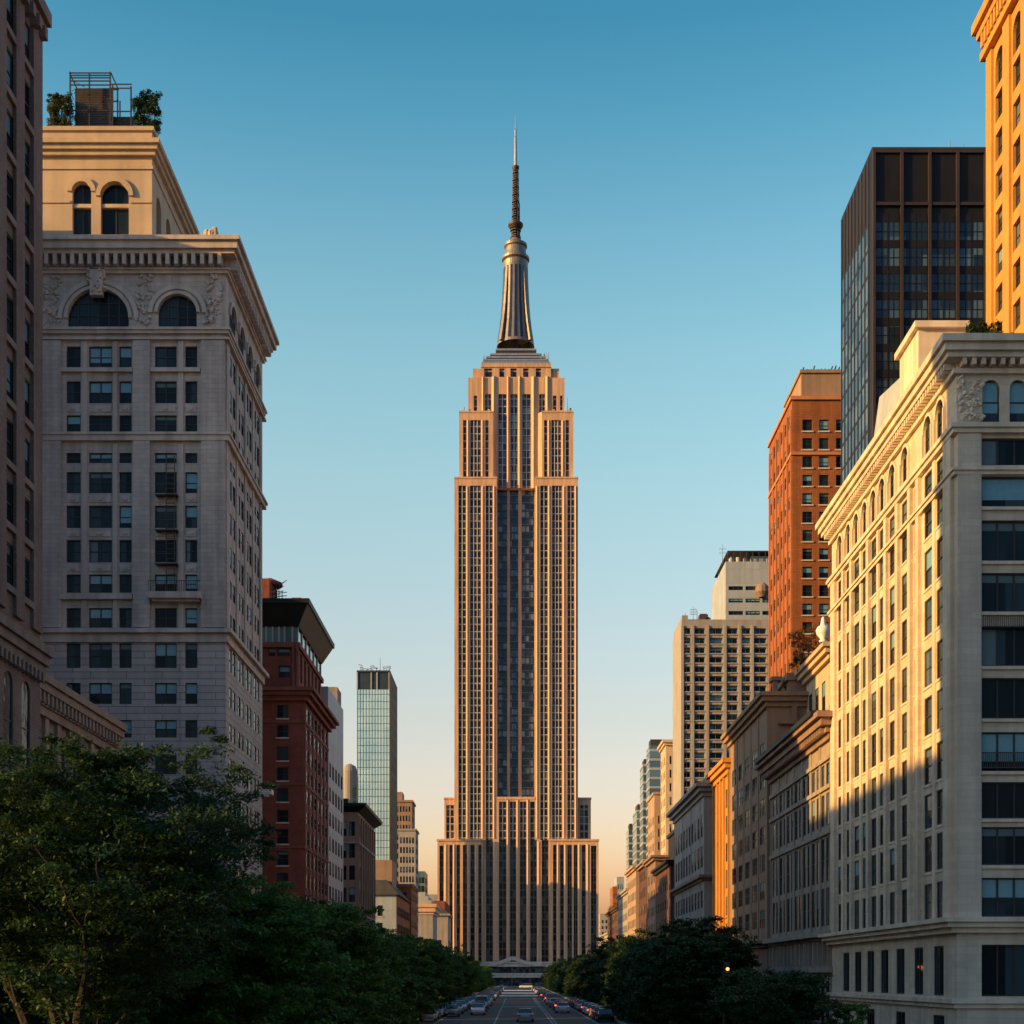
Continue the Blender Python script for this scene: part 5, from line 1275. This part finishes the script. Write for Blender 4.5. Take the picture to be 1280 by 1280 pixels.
teal('lowest dark blue tower at the left end of the far group', 783, 786, 800, 1036, 680)
block('stone_tower', 'thin gold sunlit stone tower between the teal towers and the grey apartment slab', wx(832, 330), wx(856, 330), 330, 341, wz(925, 330), 'R', 'tan_stone', 3, 3, floors(6, 56, 16, 0.6), 'sash', 0.4, cor=((0.6, 0.4), (0.6, 0.8)), cat='tower')
block('stone_tower', 'short gold sunlit stone tower in front of the teal towers', wx(818, 345), wx(834, 345), 345, 362, wz(990, 345), 'R', 'pink_stone', 2, 3, floors(6, 44, 12, 0.6), 'sash', 0.4, cor=((0.6, 0.3),), cat='tower')
for i, (xa, xb, yt, Y, wm, lab) in enumerate((
        (766, 772, 1108, 1000, 'orange_brick', 'tiny orange brick block on the horizon, right of the skyscraper'),
        (771, 780, 1096, 1050, 'pale_panel', 'tiny grey tower on the horizon, right of the skyscraper'),
        (750, 766, 1142, 1100, 'pale_grey_stone', 'wide pale low-rise on the horizon against the skyscraper edge'),
        (762, 784, 1132, 1150, 'blue_curtain_wall', 'wide blue-grey low-rise in the far gap right of the skyscraper'),
        (776, 790, 1122, 980, 'concrete', 'small concrete block on the horizon below the dark blue tower'),
        (528, 547, 1118, 900, 'concrete', 'wide concrete low-rise on the horizon left of the skyscraper'))):
    block('distant_building', lab, wx(xa, Y), wx(xb, Y), Y, Y + 30, wz(yt, Y), 'R' if xa > 645 else 'L', wm, 3, 2, floors(4, wz(yt, Y) - 4, 10, 0.55), 'plain', 0.5)

# ================================================================== TREES
def leaves(name, centers, radii, n_per, size, flat, seed, matn, parent, asp=0.55):
    """crown: thousands of leaf-sized faces gathered in flattened sprays"""
    rg = np.random.default_rng(seed)
    C = np.repeat(np.asarray(centers, float), n_per, 0); Rr = np.repeat(np.asarray(radii, float), n_per)
    n = len(C)
    d = rg.normal(size=(n, 3)); d /= np.linalg.norm(d, axis=1)[:, None]
    r = rg.random(n) ** 0.55
    P = C + d * (r * Rr)[:, None] * np.array([1, 1, flat])
    yaw = rg.random(n) * 2 * np.pi; tilt = rg.normal(0, 0.5, n); roll = rg.normal(0, 0.5, n)
    s = size * rg.uniform(0.6, 1.35, n)
    u = np.stack([np.cos(yaw) * np.cos(tilt), np.sin(yaw) * np.cos(tilt), np.sin(tilt)], 1)
    w = np.stack([-np.sin(yaw), np.cos(yaw), np.zeros(n)], 1)
    nn = np.cross(u, w); w = w * np.cos(roll)[:, None] + nn * np.sin(roll)[:, None]
    u *= s[:, None]; w *= (s * asp)[:, None]
    V = np.stack([P - u, P + w * 0.9 - u * 0.1, P + u, P - w * 0.9 - u * 0.1], 1).reshape(-1, 3)
    me = bpy.data.meshes.new(name)
    me.vertices.add(4 * n); me.vertices.foreach_set('co', V.ravel())
    me.loops.add(4 * n); me.loops.foreach_set('vertex_index', np.arange(4 * n, dtype=np.int32))
    me.polygons.add(n); me.polygons.foreach_set('loop_start', np.arange(0, 4 * n, 4, dtype=np.int32)); me.polygons.foreach_set('loop_total', np.full(n, 4, dtype=np.int32))
    me.update(); me.validate()
    me.materials.append(M[matn])
    return link(name, me, parent)

def make_tree(name, label, loc, H, Rc, z_low, stems, nclump, n_per, lsize, seed, matn, group=None, cr=0.95, flat=0.42, trunk_r=0.22, vase=0.5, skirt=0.0):
    rg = random.Random(seed)
    root = thing(name, label, 'tree', loc, group)
    zc = (H + z_low - skirt) / 2; hh = (H - z_low + skirt) / 2
    def inside(p): return (p.x / Rc) ** 2 + (p.y / Rc) ** 2 + ((p.z - zc) / hh) ** 2
    tk = MB(); tips = []
    def limb(p, d, L, r, depth):
        n = 4; q = Vector(p)
        for i in range(n):
            d = (d + Vector((rg.uniform(-.16, .16), rg.uniform(-.16, .16), rg.uniform(-.04, .10)))).normalized()
            q2 = q + d * (L / n); r2 = r * (1 - 0.11)
            if q2.z > z_low and inside(q2) > 0.92: tips.append(q.copy()); return
            tk.tube(q, q2, r, r2, 7 if r > 0.06 else 5); q, r = q2, r2
            if depth < 3 and i in (1, 2):
                tips.append(q.copy())
                if rg.random() < 0.8:
                    a = rg.uniform(0, 6.28); side = Vector((math.cos(a), math.sin(a), 0.35)).normalized()
                    limb(q, (d * 0.55 + side * 0.75).normalized(), L * rg.uniform(0.5, 0.72), r * 0.6, depth + 1)
        tips.append(q.copy())
        if depth < 3:
            for k in range(2):
                a = rg.uniform(0, 6.28); side = Vector((math.cos(a), math.sin(a), 0.3)).normalized()
                limb(q, (d * 0.7 + side * 0.65).normalized(), L * rg.uniform(0.5, 0.7), r * 0.72, depth + 1)
    if stems == 1:
        h0 = z_low * 0.95
        q = Vector((0, 0, -0.1))
        for i in range(4):
            q2 = Vector((rg.uniform(-.08, .08), rg.uniform(-.08, .08), h0 * (i + 1) / 4)); tk.tube(q, q2, trunk_r * (1.15 - 0.1 * i), trunk_r * (1.05 - 0.1 * i), 9); q = q2
        for k in range(5):
            a = 6.28 * k / 5 + rg.uniform(-.4, .4); limb(q, Vector((math.cos(a) * vase, math.sin(a) * vase, 1)).normalized(), (H - h0) * 0.42, trunk_r * 0.55, 1)
    else:
        for k in range(stems):
            a = 6.28 * k / stems + rg.uniform(-.3, .3); p = Vector((math.cos(a) * 0.35, math.sin(a) * 0.35, -0.1))
            limb(p, Vector((math.cos(a) * vase, math.sin(a) * vase, 1)).normalized(), H * 0.42, trunk_r * rg.uniform(0.7, 1.0), 0)
    zc = (H + z_low - skirt) / 2; hh = (H - z_low + skirt) / 2
    cs, rs = [], []
    def inside(p): return (p.x / Rc) ** 2 + (p.y / Rc) ** 2 + ((p.z - zc) / hh) ** 2
    for t in tips:
        if inside(t) < 1.15 and t.z > z_low: cs.append(t[:]); rs.append(cr * rg.uniform(0.6, 1.1))
    # sprays on a lumpy shell so that the crown has an uneven outline, lit tops and dark hollows
    lob = [(rg.uniform(0, 6.28), rg.uniform(-0.6, 0.9), rg.uniform(0.75, 1.08)) for _ in range(9)]
    while len(cs) < nclump:
        d = Vector((rg.gauss(0, 1), rg.gauss(0, 1), rg.gauss(0, 1))).normalized()
        k = 0.7
        for (la, lz, lr) in lob:
            lv = Vector((math.cos(la) * math.sqrt(max(0, 1 - lz * lz)), math.sin(la) * math.sqrt(max(0, 1 - lz * lz)), lz))
            c = d.dot(lv)
            if c > 0.75: k = max(k, lr * (0.72 + 0.32 * (c - 0.75) / 0.25))
        stray = rg.random() < 0.07
        rr_ = k * (rg.uniform(1.0, 1.07) if stray else rg.uniform(0.45, 1.0) ** 0.5)
        z = zc + d.z * hh * rr_
        if z < max(0.35, z_low * 0.9): continue
        cs.append((d.x * Rc * rr_, d.y * Rc * rr_, z)); rs.append(cr * (rg.uniform(0.4, 0.7) if stray else rg.uniform(0.5, 1.1)))
    tk.build('trunk', 'bark', root)
    leaves('crown', cs, rs, n_per, lsize, flat, seed, matn, root)
    return root

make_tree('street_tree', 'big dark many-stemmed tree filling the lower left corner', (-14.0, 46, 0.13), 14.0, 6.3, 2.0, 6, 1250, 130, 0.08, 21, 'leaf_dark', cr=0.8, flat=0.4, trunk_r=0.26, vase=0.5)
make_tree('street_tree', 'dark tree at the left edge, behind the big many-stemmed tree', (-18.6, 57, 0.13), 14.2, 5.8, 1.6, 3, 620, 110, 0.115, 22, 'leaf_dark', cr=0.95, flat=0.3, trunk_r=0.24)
protoA = [make_tree('street_tree', 'broad green tree just right of the big many-stemmed tree', (-13.6, 72, 0.13), 11.2, 5.9, 0.7, 1, 640, 100, 0.13, 31, 'leaf_green', 'trees along the left pavement', cr=0.95, skirt=4),
          make_tree('street_tree', 'bright green tree, first in the left row beyond the broad tree', (-14.2, 94, 0.13), 11.6, 5.9, 0.5, 1, 560, 100, 0.16, 32, 'leaf_green', 'trees along the left pavement', cr=1.0, skirt=5),
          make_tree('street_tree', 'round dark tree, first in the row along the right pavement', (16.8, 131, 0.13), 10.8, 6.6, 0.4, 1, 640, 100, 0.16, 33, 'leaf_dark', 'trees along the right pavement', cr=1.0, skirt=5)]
ORD = ['second', 'third', 'fourth', 'fifth', 'sixth', 'seventh', 'eighth', 'ninth', 'tenth', 'eleventh', 'twelfth', 'thirteenth', 'fourteenth', 'fifteenth', 'sixteenth', 'seventeenth', 'eighteenth', 'nineteenth', 'twentieth', 'twenty-first', 'twenty-second', 'twenty-third', 'twenty-fourth', 'twenty-fifth', 'twenty-sixth', 'twenty-seventh', 'twenty-eighth']
def copy_tree(src, loc, rz, sc, label, group):
    r = src.copy(); col.objects.link(r); r.location = loc; r.rotation_euler = (0, 0, rz); r.scale = sc
    r['label'] = label; r['group'] = group
    for ch in src.children:
        c = ch.copy(); col.objects.link(c); c.parent = r
    return r
rg = random.Random(77)
yy = 104.0
for k in range(26):
    s = rg.uniform(0.9, 1.06)
    copy_tree(protoA[1 if k % 3 else 0], (-14.0 + rg.uniform(-.6, .6), yy, 0.13), rg.uniform(0, 6.28), (s, s, s * rg.uniform(0.94, 1.04)), 'green tree, %s in the left row beyond the broad tree' % ORD[k], 'trees along the left pavement')
    yy += 9 + k * 0.8
yy = 64.0
for k in range(9):
    s = rg.uniform(0.85, 0.98)
    copy_tree(protoA[0 if k % 2 else 1], (-20.6 + rg.uniform(-.5, .5), yy, 0.13), rg.uniform(0, 6.28), (s, s, s), 'green tree behind the left row, close to the house fronts, %s from the front' % (['first'] + ORD)[k], 'trees along the left house fronts')
    yy += 9.5
yy = 142.0
for k in range(22):
    s = rg.uniform(0.9, 1.06)
    copy_tree(protoA[2], (15.8 + rg.uniform(-.6, .6), yy, 0.13), rg.uniform(0, 6.28), (s, s, s * rg.uniform(0.94, 1.04)), 'dark tree, %s in the row along the right pavement' % ORD[k], 'trees along the right pavement')
    yy += 9.5 + k * 0.9
make_tree('young_tree', 'small low tree in front of the grey classical building, lower right', (15.2, 84, 0.13), 5.6, 4.4, 1.0, 2, 300, 100, 0.11, 41, 'leaf_dark', cr=0.7, trunk_r=0.1)
make_tree('young_tree', 'small wispy tree at the foot of the white corner building', (19.4, 84, 0.13), 3.6, 1.5, 1.0, 2, 40, 80, 0.11, 42, 'leaf_green', cr=0.5, trunk_r=0.06)

# ---- roof planting
def shrub(name, label, cat, loc, sx, sy_, sz, n, per, ls, seed, matn, group=None, cr=0.35):
    rg = random.Random(seed); root = thing(name, label, cat, loc, group)
    tk = MB(); cs = []; rs = []
    for i in range(n):
        p = (rg.uniform(-sx, sx), rg.uniform(-sy_, sy_), sz * (0.15 + 0.85 * rg.random() ** 0.8)); cs.append(p); rs.append(cr * rg.uniform(0.5, 1.2))
        if i % 3 == 0: tk.tube((p[0] * 0.7, p[1] * 0.7, 0), p, 0.035, 0.015, 4)
    tk.build('stem', 'bark', root); leaves('foliage', cs, rs, per, ls, 0.9, seed, matn, root); return root
ZP = wz(159, 131)
def rx(x, Y=132.5): return wx(x, Y)
shrub('roof_vine', 'climbing vine at the left end of the rooftop trellis', 'plant', (rx(75), 132.5, ZP), 0.95, 0.6, 3.6, 120, 60, 0.10, 51, 'leaf_roof')
shrub('roof_vine', 'climbing vine spilling over the right end of the rooftop trellis', 'plant', (rx(181), 133.2, ZP), 1.1, 0.8, 4.3, 130, 50, 0.10, 52, 'leaf_dark')
shrub('roof_vine', 'low leafy vine inside the rooftop trellis', 'plant', (rx(118), 134.6, ZP), 2.6, 0.4, 3.0, 70, 40, 0.10, 54, 'leaf_dark')
shrub('roof_vine', 'thin creepers trailing along the flank of the tan rooftop pavilion', 'plant', (rx(190, 138), 139, ZP - 0.2), 0.35, 5.5, 1.6, 50, 30, 0.09, 53, 'leaf_dark')
tre = thing('roof_trellis', 'dark metal trellis cage on top of the tan rooftop pavilion', 'trellis', (rx(115), 132.2, ZP))
def tq(x): return rx(x, 132.2) - rx(115, 132.2)
def tzz(y): return wz(y, 132.2) - ZP
q = MB()
for x, yt in ((89, 90), (113, 92), (139, 90), (142, 106), (165, 108)):
    q.box(tq(x) - 0.06, tq(x) + 0.06, -0.06, 0.06, 0, tzz(yt)); q.box(tq(x) - 0.06, tq(x) + 0.06, 2.4, 2.5, 0, tzz(yt))
q.build('post', 'bronze_metal', tre)
q = MB()
for y in (92, 95, 98, 102, 107, 139): q.box(tq(88), tq(140), -0.04, 0.02, tzz(y), tzz(y) + 0.1)
for y in (106, 111, 140): q.box(tq(140), tq(166), -0.04, 0.02, tzz(y), tzz(y) + 0.09)
for y in (92, 107): q.box(tq(88), tq(140), 2.4, 2.5, tzz(y), tzz(y) + 0.1)
for x in (88, 140): q.box(tq(x) - .04, tq(x) + .04, 0, 2.5, tzz(92), tzz(92) + 0.09)
q.build('rail', 'bronze_metal', tre)
q = MB(); z = 0.1
while z < tzz(103):
    q.box(tq(91), tq(138), 1.0, 1.06, z, z + 0.19); z += 0.22
q.box(tq(91), tq(91.6), 0.98, 1.08, 0, tzz(103)); q.box(tq(137.4), tq(138), 0.98, 1.08, 0, tzz(103)); q.build('louvre_screen', 'steel_dark', tre)
q = MB(); q.box(tq(95), tq(163), 1.6, 2.3, 0, tzz(133)); q.build('planter', 'steel_dark', tre)
q = MB(); rg2 = random.Random(8)
for k in range(24):
    a, z = tq(rg2.uniform(89, 140)), tzz(rg2.uniform(150, 104)); q.tube((a, -0.1, z), (a + rg2.uniform(-.7, .7), -0.1, z + rg2.uniform(-.4, .5)), 0.03, 0.02, 4)
q.build('twig', 'bark', tre)
ZW = 42.4
shrub('roof_shrub', 'green shrub on the cornice corner of the white building', 'plant', (wx(1196, 86.5), 86.5, ZW), 0.6, 0.4, 1.1, 26, 50, 0.07, 61, 'leaf_roof', cr=0.24)
shrub('roof_shrub', 'taller dark green shrub on the roof edge of the white building', 'plant', (wx(1228, 87), 87, ZW), 1.0, 0.5, 1.9, 60, 55, 0.08, 62, 'leaf_dark', cr=0.28)
shrub('roof_shrub', 'low grassy planting on the roof edge right of the taller shrub', 'plant', (wx(1250, 86.6), 86.6, ZW), 1.0, 0.4, 1.2, 40, 55, 0.07, 63, 'leaf_roof', cr=0.24)
zy = wz(838, 148.5)
shrub('roof_shrub', 'rust-coloured shrub on the roof of the yellow stone house', 'plant', (wx(1012, 143), 143, zy), 1.6, 1.0, 3.2, 46, 50, 0.12, 64, 'leaf_rust', cr=0.45)
shrub('roof_shrub', 'green shrub at the edge of the yellow stone house roof', 'plant', (wx(1003, 147), 147, zy - 0.4), 1.0, 0.8, 1.6, 26, 50, 0.11, 65, 'leaf_roof', cr=0.35)
q = MB(); q.lathe(0, 0, [(0.35, 0), (0.4, 0.15), (0.25, 0.3), (0.62, 0.75), (0.7, 1.15), (0.55, 1.45), (0.28, 1.6), (0.2, 2.1), (0.1, 2.4)], 16)
o = q.build('roof_urn', 'white_paint', None, smooth=True, loc=(wx(1029, 136), 136, zy)); tag(o, 'white stone urn on the roof of the yellow stone house', 'urn')
shrub('roof_shrub', 'small green shrub on the stepped roof of the brown gilded building', 'plant', (wx(978, 152), 152, 34.2), 1.2, 0.6, 1.4, 22, 45, 0.10, 66, 'leaf_dark', cr=0.32)

# ================================================================== CARS AND SIGNALS
def make_car(label, kind, paint, loc, heading, lit=False, group='cars on the avenue'):
    """heading 0: driving away from the camera (+Y)"""
    root = thing('car' if kind == 'sedan' else 'van', label, 'car' if kind == 'sedan' else 'van', loc, group, heading)
    L, Wd = (4.6, 0.92) if kind == 'sedan' else (5.4, 1.0)
    if kind == 'sedan':
        sec = [(-2.3, .78, .55, .80, .82), (-2.2, .86, .30, .88, .90), (-1.5, .90, .25, .92, .96), (-0.9, .90, .25, .92, .97), (0.9, .90, .25, .92, .95), (1.7, .90, .25, .90, .86), (2.2, .84, .30, .84, .74), (2.3, .74, .45, .74, .62)]
        cab = [(-1.75, .72, .95), (-1.1, .66, 1.40), (-0.5, .64, 1.46), (0.2, .64, 1.43), (1.15, .72, .93)]
    else:
        sec = [(-2.7, .92, .40, .95, 1.0), (-2.65, .97, .32, 1.0, 1.1), (0, .98, .3, 1.0, 1.1), (1.6, .98, .3, 1.0, 1.1), (2.4, .94, .32, .94, 1.0), (2.7, .84, .45, .84, .8)]
        cab = [(-2.62, .94, 1.08), (-2.5, .86, 1.95), (0.6, .86, 2.0), (1.2, .84, 1.9), (2.1, .88, 1.06)]
    mb = MB(); rings = []
    for (y, wb, zb, wt, zt) in sec:
        zm = zb + (zt - zb) * 0.45
        rings.append([(-wb, y, zb), (-wt, y, zm), (-wt * 0.97, y, zt), (0, y, zt + 0.03), (wt * 0.97, y, zt), (wt, y, zm), (wb, y, zb)])
    b0 = 0
    for r_ in rings: mb.v += r_
    for k in range(len(rings) - 1):
        for i in range(7):
            j = (i + 1) % 7; mb.f.append((k * 7 + i, k * 7 + j, (k + 1) * 7 + j, (k + 1) * 7 + i)); mb.m.append(0)
    mb.f.append(tuple(range(7))); mb.m.append(0); mb.f.append(tuple((len(rings) - 1) * 7 + 6 - i for i in range(7))); mb.m.append(0)
    # roof skin
    n0 = len(mb.v)
    for (y, w, z) in cab[1:-1]: mb.v += [(-w, y, z), (0, y, z + 0.03), (w, y, z)]
    for k in range(len(cab) - 3):
        for i in range(2): mb.f.append((n0 + k * 3 + i, n0 + k * 3 + i + 1, n0 + k * 3 + 4 + i, n0 + k * 3 + 3 + i)); mb.m.append(0)
    body = mb.build('body', paint, root, smooth=False)
    (ya, wa, za), (yb, wb, zb), (yc, wc, zc), (yd, wd, zd), (ye, we, ze) = cab
    q = MB(); q.poly([(-wd, yd, zd - .02), (wd, yd, zd - .02), (we, ye, ze), (-we, ye, ze)]); q.build('windscreen', 'car_glass', root)
    q = MB(); q.poly([(-wa, ya, za), (wa, ya, za), (wb, yb, zb - .02), (-wb, yb, zb - .02)]); q.build('rear_window', 'car_glass', root)
    for s_ in (-1, 1):
        q = MB(); q.poly([(s_ * wa, ya, za), (s_ * wb, yb, zb - .02), (s_ * wc, yc, zc - .02), (s_ * wd, yd, zd - .02), (s_ * we, ye, ze)]); q.build('side_window', 'car_glass', root)
        for yw in (-L * 0.3, L * 0.31):
            q = MB(); q.tube((s_ * (Wd - 0.2), yw, 0.32), (s_ * (Wd + 0.0), yw, 0.32), 0.32, 0.32, 14); w_ = q.build('wheel', 'tyre', root)
            q = MB(); q.tube((s_ * (Wd - 0.01), yw, 0.32), (s_ * (Wd + 0.02), yw, 0.32), 0.19, 0.17, 10); q.build('rim', 'car_silver', w_)
        q = MB(); yt = sec[0][0]; q.box(min(s_ * .48, s_ * .80), max(s_ * .48, s_ * .80), yt - 0.03, yt + 0.05, 0.62 if kind == 'sedan' else 0.75, 0.78 if kind == 'sedan' else 1.0); q.build('tail_lamp', 'tail_lamp' if lit else 'tail_lamp_off', root)
        q = MB(); yh = sec[-1][0]; q.box(min(s_ * .42, s_ * .70), max(s_ * .42, s_ * .70), yh - 0.06, yh + 0.03, 0.47, 0.6); q.build('head_lamp', 'head_lamp', root)
    return root
CW = dict(car_white='white', car_silver='silver', car_black='black', car_blue='dark blue', car_grey='grey', car_red='dark red')
def car(kind, paint, x, y, where, lit=False, heading=None):
    h = (0 if x > 0 else math.pi) if heading is None else heading
    return make_car('%s %s %s' % (CW[paint], kind if kind == 'van' else 'car', where), kind, paint, (x, y, 0.012), h, lit)
rc = random.Random(13)
paints = ['car_white', 'car_silver', 'car_black', 'car_blue', 'car_grey', 'car_silver', 'car_white', 'car_red']
car('sedan', 'car_white', -4.9, 186, 'nearest in the left traffic lane, its roof catching the light')
car('sedan', 'car_blue', -5.0, 202, 'second in the left traffic lane')
car('van', 'car_white', -5.2, 219, 'third in the left traffic lane')
car('sedan', 'car_silver', -5.0, 240, 'fourth in the left traffic lane')
car('sedan', 'car_white', -5.2, 262, 'fifth in the left traffic lane')
car('sedan', 'car_grey', -5.1, 290, 'sixth in the left traffic lane')
car('sedan', 'car_silver', 1.0, 158, 'in the middle lane at the bottom edge')
car('sedan', 'car_white', 6.3, 196, 'nearest in the right traffic lane')
car('sedan', 'car_black', 6.4, 212, 'second in the right traffic lane', True)
car('sedan', 'car_silver', 6.2, 230, 'third in the right traffic lane')
car('van', 'car_white', 6.3, 255, 'fourth in the right traffic lane')
car('sedan', 'car_grey', 6.4, 281, 'fifth in the right traffic lane', True)
car('van', 'car_white', 4.0, 590, 'waiting across the avenue in front of the skyscraper', heading=math.pi / 2)
car('sedan', 'car_white', -6.0, 575, 'left one of those crossing in front of the skyscraper', heading=math.pi / 2)
car('sedan', 'car_silver', -12.0, 330, 'crossing the avenue at left beyond the trees', heading=math.pi / 2)
for k in range(9):
    car('sedan', paints[(k * 3 + 1) % 8], -5.1, 318 + k * 24, 'far down the left traffic lane, %s beyond the grey one' % ('first', 'second', 'third', 'fourth', 'fifth', 'sixth', 'seventh', 'eighth', 'ninth')[k])
    car('sedan', paints[(k * 5 + 4) % 8], -7.9, 178 + k * 13.5, '%s in the outer left lane beside the parked row' % ('first', 'second', 'third', 'fourth', 'fifth', 'sixth', 'seventh', 'eighth', 'ninth')[k])
    car('sedan', paints[(k * 3 + 4) % 8], 6.4, 305 + k * 25, 'far down the right traffic lane, %s beyond the grey one' % ('first', 'second', 'third', 'fourth', 'fifth', 'sixth', 'seventh', 'eighth', 'ninth')[k], k == 1)
N2 = ['first', 'second', 'third', 'fourth', 'fifth', 'sixth', 'seventh', 'eighth', 'ninth', 'tenth', 'eleventh', 'twelfth']
for k in range(11):
    p = paints[(k * 3) % 8]; car('sedan', p, -9.75, 160 + k * 8.2, 'parked %s along the left kerb' % N2[k], k in (2,))
for k in range(11):
    p = paints[(k * 5 + 2) % 8]; car('sedan', p, 9.75, 158 + k * 8.4, 'parked %s along the right kerb' % N2[k], k in (3, 5))
car('van', 'car_white', -9.9, 62, 'parked by the big tree at lower left')

def signal(label, x, y, h, lamp, arm):
    root = thing('traffic_signal', label, 'traffic light', (x, y, 0.1), 'traffic signals')
    q = MB(); q.tube((0, 0, 0), (0, 0, h + 0.6), 0.09, 0.06, 8); q.tube((0, 0, h + 0.4), (arm, 0, h + 0.5), 0.05, 0.04, 6); q.build('pole', 'steel_dark', root)
    q = MB(); q.box(arm - 0.2, arm + 0.2, -0.16, 0.14, h - 0.75, h + 0.45); hd = q.build('signal_head', 'steel_dark', root)
    for k, m_ in enumerate(('signal_red', 'signal_amber', 'signal_off')):
        m_ = m_ if m_ == lamp else 'signal_off'
        q = MB(); q.lathe(0, 0, [(0.13, 0), (0.13, 0.05), (0.05, 0.09)], 12); o = q.build('lens', m_, hd, loc=(arm, -0.16, h + 0.25 - k * 0.36)); o.rotation_euler = (R(90), 0, 0)
signal('amber traffic signal under the left trees', -12.4, 152, 2.6, 'signal_amber', 0.4)
signal('red traffic signal at the right kerb under the trees, nearer the road', 12.0, 205, 2.2, 'signal_red', -0.6)
signal('amber traffic signal at the right kerb under the dark trees', 12.6, 180, 2.0, 'signal_amber', 0.4)
signal('amber traffic signal under the right trees near the bottom edge', 13.2, 148, 2.3, 'signal_amber', 0.5)
signal('red-orange signal glowing in the crown edge of the small low tree', 17.6, 122, 5.6, 'signal_amber', 0.3)
